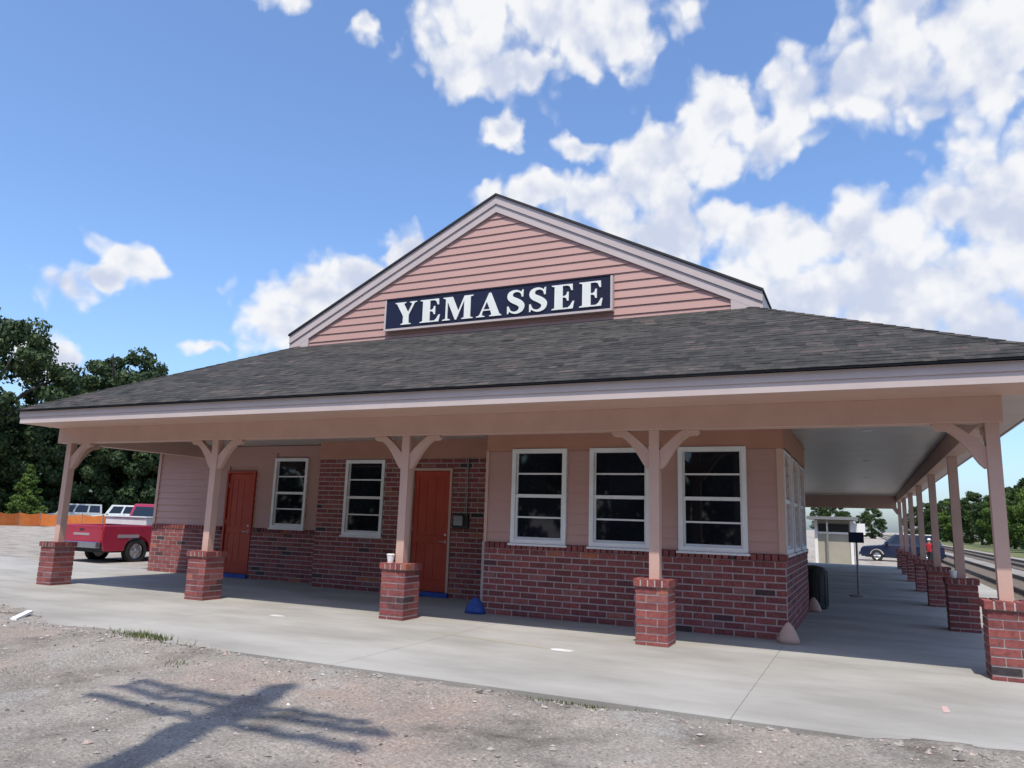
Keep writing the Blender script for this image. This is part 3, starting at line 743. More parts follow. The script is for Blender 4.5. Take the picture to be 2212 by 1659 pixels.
def s_mesh():
    # centre line and half-width of the S stroke
    ctrl = [(0.665,0.70,0.028),(0.60,0.86,0.032),(0.46,0.945,0.040),(0.30,0.935,0.058),(0.185,0.85,0.095),(0.165,0.72,0.115),(0.25,0.61,0.125),(0.41,0.52,0.130),(0.56,0.42,0.128),(0.635,0.30,0.115),(0.60,0.16,0.092),(0.48,0.07,0.060),(0.33,0.052,0.042),(0.17,0.13,0.034),(0.075,0.32,0.028)]
    pts = []
    for i in range(len(ctrl)-1):
        p = [np.array(ctrl[max(i-1, 0)]), np.array(ctrl[i]), np.array(ctrl[i+1]), np.array(ctrl[min(i+2, len(ctrl)-1)])]
        for k in range(4):
            t = k/4; pts.append(0.5*((2*p[1])+(-p[0]+p[2])*t+(2*p[0]-5*p[1]+4*p[2]-p[3])*t*t+(-p[0]+3*p[1]-3*p[2]+p[3])*t**3))
    pts.append(np.array(ctrl[-1])); L, Rr = [], []
    for i, p in enumerate(pts):
        d = pts[min(i+1, len(pts)-1)][:2]-pts[max(i-1, 0)][:2]; d = d/np.linalg.norm(d); n = np.array([-d[1], d[0]])
        L.append(p[:2]+n*p[2]); Rr.append(p[:2]-n*p[2])
    return L, Rr
def letter(ch, x0, x1, z0, h):
    mb = MB(); y0, y1 = SGY-0.020, SGY-0.001
    if ch == 'S':
        L, Rr = s_mesh(); wd = (x1-x0)/0.74
        T = lambda q: (x0+q[0]*wd, z0+q[1]*h)
        for i in range(len(L)-1):
            poly = [T(L[i]), T(L[i+1]), T(Rr[i+1]), T(Rr[i])]
            vs_ = [(a, y0, b) for a, b in poly]+[(a, y1, b) for a, b in poly]
            mb.add(vs_, [(0, 1, 2, 3), (0, 4, 5, 1), (3, 2, 6, 7)])
        for pl in ([(0.625,0.69),(0.69,0.69),(0.70,0.99),(0.65,0.99),(0.61,0.90)], [(0.05,0.33),(0.115,0.33),(0.14,0.13),(0.10,0.015),(0.055,0.015)]):
            mb.prism([T(q) for q in pl], y0+0.0006, y1)
    else:
        for pl in letter_polys(ch):
            mx = max(a for a, b in pl); mb.prism([(x0+a/mx*(x1-x0), z0+b*h) for a, b in pl], y0, y1)
    if ch == 'A':   # counter: the navy shows through, laid as a recess plate in the letter
        me_ = mb.mesh('letter', M['letter'])
    o = sgb(mb, 'letter', M['letter'])
    if ch == 'A':
        mx = 1.10; T = lambda a, b: (x0+a/mx*(x1-x0), z0+b*h)
        sgb(MB().prism([T(0.33, 0.315), T(0.59, 0.315), T(0.462, 0.625)], y0-0.0015, y0+0.004), 'letter_counter', M['navy'])
for ch, a, b_ in (('Y',-10.58,-10.02),('E',-9.95,-9.43),('M',-9.38,-8.64),('A',-8.57,-7.98),('S',-7.89,-7.47),('S',-7.40,-6.98),('E',-6.90,-6.40),('E',-6.32,-5.82)):
    letter(ch, a+0.03, b_+0.02, 5.705, 0.505)

# ================================================================== SMALL THINGS ROUND THE STATION
def cup(x, y, z, label, r=0.055, h=0.12):
    c = thing('paper_cup', label, 'cup', (x, y, z), 0, 'cups left on the porch piers')
    MB().lathe([(r*0.72, 0.0), (r, h), (r*1.04, h), (r*1.04, h-0.008), (r*0.98, h-0.008)], (0, 0, 0), 20).build('body', M['cup'], c, smooth_=False)
    MB().lathe([(r*1.07, h+0.001), (r*1.07, h+0.010), (r*0.85, h+0.016)], (0, 0, 0), 20).build('lid', M['cup'], c)
cup(PX[2]-0.12, -0.14, ZCAP, 'white paper cup on the brick pier in front of the red door', 0.062, 0.125)
cup(-0.12, RS-0.13, ZCAP, 'white paper cup on a shaded pier along the track side', 0.06, 0.11)
M['peachguard'] = material('guard_peach', (0.50, 0.33, 0.27), (0.55, 0.37, 0.31), scale=6, rough=0.7)
def guard(x, y, label, mat, w, h, sx=1.0, sy=0.75):
    prof = [(w, 0.0), (w*0.93, h*0.22), (w*0.74, h*0.5), (w*0.45, h*0.78), (w*0.16, h*0.96), (0.01, h)]
    mb = MB().lathe(prof, (0, 0, 0), 20)
    mb.v = [(a*sx, b*sy, c) for a, b, c in mb.v]
    o = mb.build('corner_guard', mat, None, (x, y, 0.001), smooth_=True); tag(o, label, 'guard', 'cone shaped guards at the wall corners')
guard(-2.50, 1.21, 'peach cone shaped guard at the foot of the bay corner facing the dirt lot', M['peachguard'], 0.155, 0.29)
guard(-2.44, 5.95, 'peach cone shaped guard on the side porch beside the black bin', M['peachguard'], 0.15, 0.28)
guard(-7.62, 1.38, 'blue cone shaped guard at the bay corner beside the red door', M['tape'], 0.20, 0.27)
eb = thing('electric_box', 'small grey electric box on the brick wall right of the red door', 'electric box', (-8.97, YB-0.004, 1.40))
M['greymetal'] = material('grey_metal', (0.23, 0.24, 0.24), (0.30, 0.31, 0.31), scale=9, rough=0.45, metal=0.3)
MB().box(-0.185, 0.185, -0.05, 0.0, 0.0, 0.30).build('back_plate', M['asphaltblack'], eb, bevel=0.008)
MB().box(-0.12, 0.09, -0.12, -0.051, 0.06, 0.26).build('cover', M['greymetal'], eb, bevel=0.012)
MB().tube([(0.13, -0.028, 0.301), (0.13, -0.028, 1.45)], 0.014, 8).build('conduit', M['greymetal'], eb)

# sign stand on the side porch
ss = thing('sign_stand', 'dark blue notice plate on a grey pole with a round base on the porch', 'sign stand', (-1.66, 10.6, 0.0))
MB().lathe([(0.22, 0.0), (0.22, 0.025), (0.10, 0.05), (0.03, 0.07)], (0, 0, 0.0005), 24).build('base', M['greymetal'], ss)
MB().tube([(0, 0, 0.06), (0, 0, 1.36)], 0.026, 12).build('pole', M['greymetal'], ss)
M['noticeblue'] = material('notice_blue', (0.008, 0.016, 0.055), (0.012, 0.022, 0.075), scale=5, rough=0.5)
MB().box(-0.175, 0.175, -0.045, -0.028, 1.31, 1.57).build('plate', M['noticeblue'], ss, bevel=0.006)
MB().box(-0.06, 0.06, -0.0275, -0.0265+0.004, 1.33, 1.36).build('clamp', M['greymetal'], ss)
# bin
bn = thing('litter_bin', 'black round litter bin with domed lid behind the bay corner', 'bin', (-2.47, 6.75, 0.0))
MB().lathe([(0.24, 0.0), (0.26, 0.04), (0.27, 0.70), (0.285, 0.71), (0.285, 0.74)], (0, 0, 0.0005), 24).build('drum', M['asphaltblack'], bn)
MB().lathe([(0.275, 0.741), (0.27, 0.78), (0.20, 0.83), (0.10, 0.86), (0.02, 0.87)], (0, 0, 0), 24).build('lid', M['asphaltblack'], bn, smooth_=True)
for a in range(12):
    t = a/12*2*math.pi; MB().box(-0.02, 0.02, 0.262, 0.276, 0.06, 0.68).build('slat', M['asphaltblack'], bn).rotation_euler = (0, 0, t)

# ================================================================== UTILITY POLE (stands beside the camera; only its shadow is in view)
M['wood'] = material('weathered_wood', (0.14, 0.115, 0.09), (0.21, 0.175, 0.145), scale=3, rough=0.9, stretch=(6, 6, 0.6))
kk = 6.8; tip = Vector((-6.74, -4.39, -0.08)); ptan = math.tan(SUN_EL)
pb = tip-SH*kk; HP = kk*ptan
up_ = thing('utility_pole', 'wooden utility pole with three crossarms casting its shadow on the dirt', 'utility pole', (pb.x, pb.y, -0.15))
MB().tube([(0, 0, 0), (0, 0, HP*0.5), (0, 0, HP)], [0.25, 0.215, 0.17], 14).build('pole', M['wood'], up_)
armdir = Vector((1, -0.02, 0)).normalized(); armn = Vector((0.02, 1, 0)).normalized()
for (sx0, sx1, sy) in ((-8.10, -5.20, -4.83), (-8.05, -4.85, -5.05), (-7.95, -4.83, -5.41)):
    d = (sy-pb.y)/SH.y; hz = d*ptan; cxp = pb.x+SH.x*d                 # where the sun projects this arm from
    a0, a1 = sx0-cxp, sx1-cxp; off = -0.2
    p = [armdir*a0+armn*off, armdir*a1+armn*off]
    mb = MB()
    for (q0, q1) in ((p[0], p[1]),):
        mb.hexa([(q0.x, q0.y-0.05, hz-0.065), (q1.x, q1.y-0.05, hz-0.065), (q1.x, q1.y+0.05, hz-0.065), (q0.x, q0.y+0.05, hz-0.065), (q0.x, q0.y-0.05, hz+0.065), (q1.x, q1.y-0.05, hz+0.065), (q1.x, q1.y+0.05, hz+0.065), (q0.x, q0.y+0.05, hz+0.065)])
    arm = mb.build('crossarm', M['wood'], up_)
    n = 8
    for i in range(n):
        q = p[0].lerp(p[1], (i+0.35)/(n-0.3))
        if abs(q.x) < 0.2: continue
        MB().lathe([(0.012, 0), (0.012, 0.08), (0.045, 0.085), (0.05, 0.13), (0.03, 0.19)], (q.x, q.y, hz+0.066), 10).build('insulator', M['greymetal'], arm)

# ================================================================== GRAVEL, WEEDS, LITTER ON THE DIRT
GRV = [(0.0, (0.10, 0.09, 0.085)), (0.3, (0.24, 0.22, 0.205)), (0.6, (0.36, 0.33, 0.31)), (0.8, (0.42, 0.32, 0.28)), (0.93, (0.50, 0.48, 0.46)), (1.0, (0.68, 0.67, 0.65))]
M['gravel'] = material('gravel', None, None, rough=0.95, attr=GRV, spec=0.15)
def stones(n, xr, yr, size, seed, edge=False):
    R = np.random.RandomState(seed); xs_ = R.uniform(*xr, n)
    ys_ = R.uniform(*yr, n)
    if edge: ys_ = YE-np.abs(R.normal(0, 0.16, n))-0.01
    zs_ = ground_z(xs_, ys_); keep = zs_ > -0.3
    sz = size*np.exp(R.normal(0, 0.55, n)); sz = np.minimum(sz, 0.055)
    base = np.array([(1,0,0),(-1,0,0),(0,1,0),(0,-1,0),(0,0,1),(0,0,-1)], float)
    V, F, A = [], [], []
    fc = [(0,2,4),(2,1,4),(1,3,4),(3,0,4),(2,0,5),(1,2,5),(3,1,5),(0,3,5)]
    for i in np.nonzero(keep)[0]:
        a = R.uniform(0, 6.28); c, s = math.cos(a), math.sin(a)
        b = base*(R.uniform(0.6, 1.3, (6, 1)))*np.array([1, R.uniform(0.55, 0.95), R.uniform(0.4, 0.75)])*sz[i]
        b = np.stack([b[:,0]*c-b[:,1]*s, b[:,0]*s+b[:,1]*c, b[:,2]], 1)+np.array([xs_[i], ys_[i], zs_[i]+sz[i]*0.12])
        o = len(V); V += b.tolist(); F += [(p+o, q+o, r+o) for p, q, r in fc]; A += [min(1, max(0, R.normal(0.42, 0.2)))]*8
    return V, F, A
mb = MB()
for args in ((6500, (-13.5, 0.6), (-7.6, -3.62), 0.009, 1), (700, (-13.5, 0.6), (-7.6, -3.62), 0.013, 2), (1300, (-12, 1.5), (-3.9, -3.65), 0.012, 3, True), (1500, (-17, -9), (-4.2, -2.4), 0.011, 4)):
    V, F, A = stones(*args); o = len(mb.v); mb.v += V; mb.f += [tuple(i+o for i in f) for f in F]; mb.a += A
gv = mb.build('gravel', M['gravel'], None, attr=True); tag(gv, 'loose gravel and stone chips strewn over the dirt lot', 'gravel', kind='stuff')
LEAFG = [(0.0, (0.035, 0.060, 0.012)), (0.5, (0.075, 0.115, 0.022)), (1.0, (0.16, 0.17, 0.055))]
M['weed'] = material('weed', None, None, rough=0.8, attr=LEAFG, trans=0.25)
mb = MB()
for (cx, cy, sx, sy, n, h) in ((-9.55, -3.50, 0.35, 0.10, 420, 0.07), (-10.0, -3.42, 0.25, 0.08, 120, 0.05), (-4.05, -3.69, 0.22, 0.025, 130, 0.03), (-3.75, -3.70, 0.10, 0.03, 30, 0.03), (-3.33, -3.74, 0.05, 0.03, 60, 0.035), (-8.3, -4.3, 0.12, 0.08, 30, 0.04), (1.2, -3.75, 0.2, 0.05, 40, 0.04)):
    for _ in range(n):
        x, y = rnd.gauss(cx, sx), rnd.gauss(cy, sy); zz = max(float(ground_z(x, y)), -0.06); a = rnd.uniform(0, 6.28); hh = h*rnd.uniform(0.4, 1.3); lean = rnd.uniform(0.2, 0.9)*hh
        mb.cur = rnd.random(); w = 0.006
        mb.add([(x-w*math.sin(a), y+w*math.cos(a), zz), (x+w*math.sin(a), y-w*math.cos(a), zz), (x+lean*math.cos(a), y+lean*math.sin(a), zz+hh)], [(0, 1, 2)])
wd = mb.build('weeds', M['weed'], None, attr=True, fix=False); tag(wd, 'sparse green weeds along the edge of the pavement', 'weeds', kind='stuff')
sb = MB().hexa([(-12.62, -3.22, 0.05), (-12.15, -3.75, 0.03), (-12.08, -3.70, 0.03), (-12.55, -3.17, 0.05), (-12.62, -3.22, 0.085), (-12.15, -3.75, 0.065), (-12.08, -3.70, 0.065), (-12.55, -3.17, 0.085)]).build('board_scrap', M['cup'], None)
tag(sb, 'short white board scrap lying on the dirt near the pavement', 'scrap')
# paint and chalk marks, plaster spills on the slab: thin sheets
M['chalk_y'] = material('chalk_yellow', (0.55, 0.43, 0.16), (0.44, 0.40, 0.30), scale=12, rough=0.95)
M['chalk_r'] = material('chalk_red', (0.52, 0.26, 0.23), (0.43, 0.36, 0.34), scale=14, rough=0.95)
M['plaster'] = material('plaster', (0.62, 0.62, 0.61), (0.50, 0.50, 0.49), scale=7, rough=0.95)
def mark(name, pts, mat): MB().add([(x, y, 0.0035) for x, y in pts], [tuple(range(len(pts)))]).build(name, mat, bed, fix=False)
mark('chalk_line', [(-6.95, -0.985), (-5.2, -1.255), (-5.2, -1.235), (-6.95, -0.967)], M['chalk_y'])
mark('paint_mark', [(-0.87, -2.33), (-0.81, -2.30), (-0.82, -2.02), (-0.87, -2.05)], M['chalk_r'])
def spill(cx, cy, rx, ry): mark('plaster_spill', [(cx+rx*math.cos(t)*rnd.uniform(.7, 1.15), cy+ry*math.sin(t)*rnd.uniform(.7, 1.15)) for t in [k*6.283/16 for k in range(16)]], M['plaster'])
spill(-9.94, -0.95, 0.16, 0.075); spill(-4.98, -1.27, 0.17, 0.10)

# ================================================================== RAILWAY
M['ballast'] = material('ballast', (0.16, 0.145, 0.13), (0.30, 0.28, 0.26), scale=1.1, rough=1, bump=0.9, bscale=25, fine=0.4)
bl = MB().hexa([(2.35, -60, -0.345), (10.6, -60, -0.345), (10.6, 600, -0.345), (2.35, 600, -0.345), (2.6, -60, -0.27), (10.2, -60, -0.27), (10.2, 600, -0.27), (2.6, 600, -0.27)]).build('ballast', M['ballast']); bl['kind'] = 'structure'; bl['label'] = 'grey stone ballast under the railway tracks'; bl['category'] = 'ballast'
M['rail'] = material('rail_steel', (0.05, 0.038, 0.032), (0.09, 0.07, 0.06), scale=3, rough=0.6, metal=0.5)
for xc, lb in ((3.62, 'railway track running beside the porch pavement'), (7.52, 'railway track on the far side next to the grass')):
    tr = thing('railway_track', lb, 'track', (xc, 0, -0.27))
    for s in (-1, 1):
        MB().prism([(s*0.7175-0.07, 0.075), (s*0.7175+0.07, 0.075), (s*0.7175+0.012, 0.095), (s*0.7175+0.012, 0.19), (s*0.7175+0.037, 0.20), (s*0.7175+0.037, 0.235), (s*0.7175-0.037, 0.235), (s*0.7175-0.037, 0.20), (s*0.7175-0.012, 0.19), (s*0.7175-0.012, 0.095)], -60, 600, 'y').build('rail', M['rail'], tr)
    mb = MB()
    for k in range(300): mb.box(-1.28, 1.28, -10+k*0.6, -10+k*0.6+0.23, 0.002, 0.07)
    mb.build('sleepers', M['wood'], tr)['kind'] = 'stuff'
M['lawn'] = material('lawn', (0.075, 0.10, 0.030), (0.15, 0.155, 0.065), scale=0.5, rough=1, bump=0.8, bscale=12, fine=0.35)
for nm, pts in (('grass_verge', [(10.7, -60), (45, -60), (45, 600), (10.7, 600)]), ('lawn', [(-140, 15), (-71, 34.5), (-60, 120), (-140, 120)])):
    o = MB().add([(x, y, -0.255) for x, y in pts], [(0, 1, 2, 3)]).build(nm, M['lawn'], None, fix=False); o['kind'] = 'structure'; o['label'] = 'rough grass strip beyond the railway tracks' if nm == 'grass_verge' else 'rough grass beyond the orange fence'; o['category'] = 'grass'

# ================================================================== TREES
def leaf_mat(name, dark, mid, light):
    return material(name, None, None, rough=0.65, attr=[(0.0, dark), (0.55, mid), (1.0, light)], trans=0.22, spec=0.25)
M['leaf_dark'] = leaf_mat('leaf_dark', (0.018, 0.034, 0.016), (0.042, 0.072, 0.028), (0.085, 0.125, 0.045))
M['leaf_mid'] = leaf_mat('leaf_mid', (0.012, 0.026, 0.008), (0.038, 0.070, 0.018), (0.085, 0.125, 0.035))
M['leaf_light'] = leaf_mat('leaf_light', (0.030, 0.060, 0.010), (0.080, 0.140, 0.024), (0.14, 0.20, 0.045))
M['bark'] = material('bark', (0.055, 0.045, 0.035), (0.10, 0.085, 0.07), scale=6, rough=0.95, world=False)
def crown_mesh(name, mat, seed, clumps, per, leaf, shape):
    """leaf clumps spread through the crown; shape(u) gives centre and radius of clump"""
    R = np.random.RandomState(seed); V = []; A = []
    for i in range(clumps):
        c, r = shape(R)
        n = int(per*R.uniform(0.7, 1.3)); tone = R.uniform(-0.18, 0.18)
        d = R.normal(0, 1, (n, 3)); d /= np.linalg.norm(d, axis=1)[:, None]
        pos = np.array(c)+d*(r*np.power(R.uniform(0.25, 1, n), 0.45))[:, None]*np.array([1, 1, 0.72])
        nr = d+R.normal(0, 0.55, (n, 3)); nr /= np.linalg.norm(nr, axis=1)[:, None]
        t = np.cross(nr, R.normal(0, 1, (n, 3))); t /= np.linalg.norm(t, axis=1)[:, None]; b = np.cross(nr, t)
        s = leaf*R.uniform(0.6, 1.4, (n, 1)); k = R.uniform(0.45, 0.8, (n, 1))
        q = np.stack([pos-t*s, pos-b*s*k+nr*s*0.15, pos+t*s, pos+b*s*k+nr*s*0.15], 1)
        V.append(q.reshape(-1, 3)); A.append(np.clip(0.5+tone+R.normal(0, 0.2, n), 0, 1))
    V = np.concatenate(V); A = np.concatenate(A); nf = len(A)
    me = bpy.data.meshes.new(name); me.from_pydata(V.tolist(), [], np.arange(nf*4).reshape(-1, 4).tolist()); me.materials.append(mat)
    at = me.attributes.new('rnd', 'FLOAT', 'FACE'); at.data.foreach_set('value', A.astype(np.float32)); return me
def trunk_mesh(name, h, r, seed, limbs=6, spread=0.35):
    R = random.Random(seed); mb = MB()
    mb.tube([(0, 0, -0.4), (0, 0, 0.1), (R.uniform(-.2, .2), R.uniform(-.2, .2), h*0.35), (R.uniform(-.4, .4), R.uniform(-.4, .4), h*0.8)], [r*1.5, r*1.1, r*0.8, r*0.2], 9)
    for i in range(limbs):
        a = i*2.4+R.uniform(0, 1); z0 = h*R.uniform(0.25, 0.55); L = h*spread*R.uniform(0.7, 1.2)
        mb.tube([(0, 0, z0), (L*0.5*math.cos(a), L*0.5*math.sin(a), z0+L*0.45), (L*math.cos(a), L*math.sin(a), z0+L*0.75)], [r*0.5, r*0.3, r*0.08], 6)
    return mb.mesh(name, M['bark'], smooth_=True)
def oak_shape(h, w, low=0.3):
    def f(R):
        while True:
            p = R.uniform(-1, 1, 3)
            if 0.25 < p @ p < 1: break
        z = low*h+(p[2]*0.5+0.5)*(1-low)*h
        rr = w*(1-0.35*max(0, p[2]))
        return (p[0]*rr, p[1]*rr, z-0.06*h), R.uniform(0.10, 0.20)*w
    return f
def cone_shape(h, w):
    def f(R):
        u = R.uniform(0.06, 1); a = R.uniform(0, 6.28); rr = w*(1.02-u)*math.sqrt(R.uniform(0.2, 1)); return (rr*math.cos(a), rr*math.sin(a), u*h), w*0.26*(1.25-u)
    return f
TPL = {
 'oak_dark': (crown_mesh('crown', M['leaf_dark'], 11, 135, 204, 0.161, oak_shape(16, 6.5, 0.22)), trunk_mesh('trunk', 16, 0.42, 1)),
 'oak_mid': (crown_mesh('crown', M['leaf_mid'], 12, 130, 204, 0.161, oak_shape(15, 7.0, 0.25)), trunk_mesh('trunk', 15, 0.40, 2)),
 'bush_dark': (crown_mesh('crown', M['leaf_dark'], 13, 115, 192, 0.149, oak_shape(9, 5.2, 0.02)), trunk_mesh('trunk', 9, 0.22, 3)),
 'edge_mid': (crown_mesh('crown', M['leaf_mid'], 14, 120, 192, 0.136, oak_shape(10, 4.6, 0.06)), trunk_mesh('trunk', 10, 0.22, 4)),
 'edge_light': (crown_mesh('crown', M['leaf_light'], 15, 115, 192, 0.136, oak_shape(9, 4.4, 0.05)), trunk_mesh('trunk', 9, 0.2, 5)),
 'sapling': (crown_mesh('crown', M['leaf_light'], 16, 85, 120, 0.062, cone_shape(3.6, 1.25)), trunk_mesh('trunk', 3.6, 0.06, 6, 3, 0.15)),
}
def tree(kind, name, label, x, y, s=1.0, sz=None, rz=0.0, group=None, z=-0.28):
    c, t = TPL[kind]
    r = thing(name, label, 'tree', (x, y, z), rz, group); sz = sz or s
    r.scale = (s, s, sz)
    obj('crown', c, r); obj('trunk', t, r)
    return r
def at(u, D, z=0.0):
    """ground point in the direction of picture column u (2212 wide) at distance D from the camera"""
    d = _F+_R2*((u-1106)/FPX)-_U2*((1100-829.5)/FPX); h = Vector((d.x, d.y, 0)).normalized()
    return CAM.x+h.x*D, CAM.y+h.y*D
x, y = at(-78, 94); tree('oak_dark', 'shade_tree', 'tallest dark tree with ragged crown, left of the round topped tree', x, y, 1.30, 1.55, 0.4, 'trees beyond the orange fence')
x, y = at(222, 99); tree('oak_dark', 'shade_tree', 'dark round topped tree rising above the porch roof', x, y, 1.42, 1.36, 2.0, 'trees beyond the orange fence')
x, y = at(330, 100); tree('oak_mid', 'shade_tree', 'tree half hidden behind the left slope of the porch roof', x, y, 1.0, 1.12, 1.1, 'trees beyond the orange fence')
x, y = at(125, 102); tree('oak_mid', 'shade_tree', 'mid green tree standing between the two tallest trees', x, y, 0.9, 0.92, 3.1, 'trees beyond the orange fence')
for i, (u, D, s, lb) in enumerate(((20, 100, 1.2, 'dense dark undergrowth behind the bright sapling'), (110, 96, 1.15, 'dense dark undergrowth below the tallest tree'), (200, 98, 1.25, 'dense dark undergrowth behind the white parked cars'), (285, 98, 1.25, 'dense dark undergrowth behind the red pickup'), (365, 98, 1.25, 'dense dark undergrowth beside the left corner of the station'), (-70, 98, 1.3, 'dense dark undergrowth at the foot of the tallest tree'))):
    x, y = at(u, D); r = tree('bush_dark', 'thicket', lb, x, y, s, s*1.15, i*1.3, 'thickets beyond the orange fence'); r['category'] = 'thicket'
x, y = at(54, 84); tree('sapling', 'young_tree', 'small bright green young tree beside the orange fence', x, y, 1.75, 1.55, 0.0)
grp = 'trees beyond the railway tracks'
lb_r = ['light green leafy tree beyond the tracks seen past the corner post', 'deep green leafy tree beyond the tracks next to the corner post']
ORD = 'first second third fourth fifth sixth seventh eighth ninth tenth eleventh twelfth'.split()
k = 0
for (X, Y, kind, s) in ((17, 52, 'edge_mid', 0.75), (19, 66, 'edge_light', 0.85), (18, 80, 'edge_mid', 0.92), (17, 93, 'edge_light', 0.95), (19, 106, 'edge_mid', 1.0), (18, 120, 'edge_light', 1.0), (19, 136, 'edge_mid', 1.05), (18, 154, 'edge_mid', 1.05), (17, 176, 'edge_light', 1.1), (16, 200, 'edge_mid', 1.1), (15, 230, 'edge_mid', 1.1), (14, 265, 'edge_mid', 1.1)):
    tree(kind, 'leafy_tree', ('light' if kind == 'edge_light' else 'deep')+' green leafy tree beyond the tracks, '+ORD[k]+' of the row counting away from the station', X, Y, s, s, k*1.9, grp); k += 1
for (X, Y, s, lb) in ((-9, 190, 1.1, 'distant tree behind the beige shed'), (0, 215, 0.9, 'distant tree behind the blue car')):
    tree('edge_mid', 'distant_tree', lb, X, Y, s, s, k, None)
# the wood on the far side of the lot, behind the photographer, seen in the window panes
wc = crown_mesh('woods', M['leaf_dark'], 21, 100, 70, 0.34, oak_shape(16, 6.5, 0.05))
V = np.empty(len(wc.vertices)*3, np.float32); wc.vertices.foreach_get('co', V); V = V.reshape(-1, 3)
VV = []; 
for i, X in enumerate(range(-75, 66, 7)):
    a = i*1.7; c, s = math.cos(a), math.sin(a); k = 0.85+0.3*((i*37) % 10)/10
    VV.append(np.stack([V[:,0]*c-V[:,1]*s, V[:,0]*s+V[:,1]*c, V[:,2]*k*1.3-1.5], 1)+np.array([X, -33-3*(i % 3), 0]))
VV = np.concatenate(VV); me = bpy.data.meshes.new('woods'); me.from_pydata(VV.tolist(), [], np.arange(len(VV)).reshape(-1, 4).tolist()); me.materials.append(M['leaf_dark'])
A = np.random.RandomState(3).uniform(0.2, 0.8, len(VV)//4).astype(np.float32); me.attributes.new('rnd', 'FLOAT', 'FACE').data.foreach_set('value', A)
wo_ = obj('woods', me); tag(wo_, 'dark wood across the lot, mirrored in the station windows', 'woods', kind='stuff')

# ================================================================== VEHICLES
M['red'] = material('red_paint', (0.29, 0.010, 0.036), (0.33, 0.013, 0.042), scale=2, rough=0.35, coat=0.6, world=False)
M['blue'] = material('blue_paint', (0.006, 0.012, 0.038), (0.008, 0.016, 0.048), scale=2, rough=0.3, coat=0.7, world=False)
M['carwhite'] = material('white_paint', (0.60, 0.63, 0.63), (0.68, 0.70, 0.70), scale=2, rough=0.35, coat=0.4, world=False)
M['silver'] = material('silver_paint', (0.33, 0.36, 0.37), (0.40, 0.42, 0.43), scale=2, rough=0.35, coat=0.4, world=False)
M['carglass'] = material('car_glass', (0.008, 0.010, 0.016), rough=0.05, spec=0.6)
M['chrome'] = material('chrome', (0.42, 0.45, 0.50), rough=0.2, metal=1.0)
M['lamp_red'] = material('tail_lamp', (0.30, 0.01, 0.01), rough=0.2, coat=0.5)
M['lamp_white'] = material('head_lamp', (0.6, 0.62, 0.62), rough=0.15, coat=0.5)
M['badge'] = material('badge_grey', (0.30, 0.26, 0.27), rough=0.5)
def wheel_meshes(r, w):
    mb = MB(); n = 28
    prof = [(r*0.62, -w/2), (r*0.9, -w/2), (r, -w*0.36), (r, w*0.36), (r*0.9, w/2), (r*0.62, w/2)]
    mb.lathe(prof, (0, 0, 0), n); mb.f = mb.f[:-2]; mb.a = mb.a[:-2]; mb.v = [(a, c, b) for a, b, c in mb.v]
    t = mb.mesh('tyre', M['rubber'], smooth_=False)
    rb = MB(); rb.lathe([(r*0.62, -w*0.34), (r*0.58, w*0.30), (r*0.5, w*0.22), (r*0.16, w*0.30), (r*0.12, w*0.42)], (0, 0, 0), n); rb.v = [(a, c, b) for a, b, c in rb.v]
    for k in range(6):
        a = k/6*6.283; p = Vector((math.cos(a), 0, math.sin(a)))
        rb.tube([p*r*0.14+Vector((0, w*0.33, 0)), p*r*0.56+Vector((0, w*0.28, 0))], r*0.05, 6)
    return t, rb.mesh('rim', M['steel'])
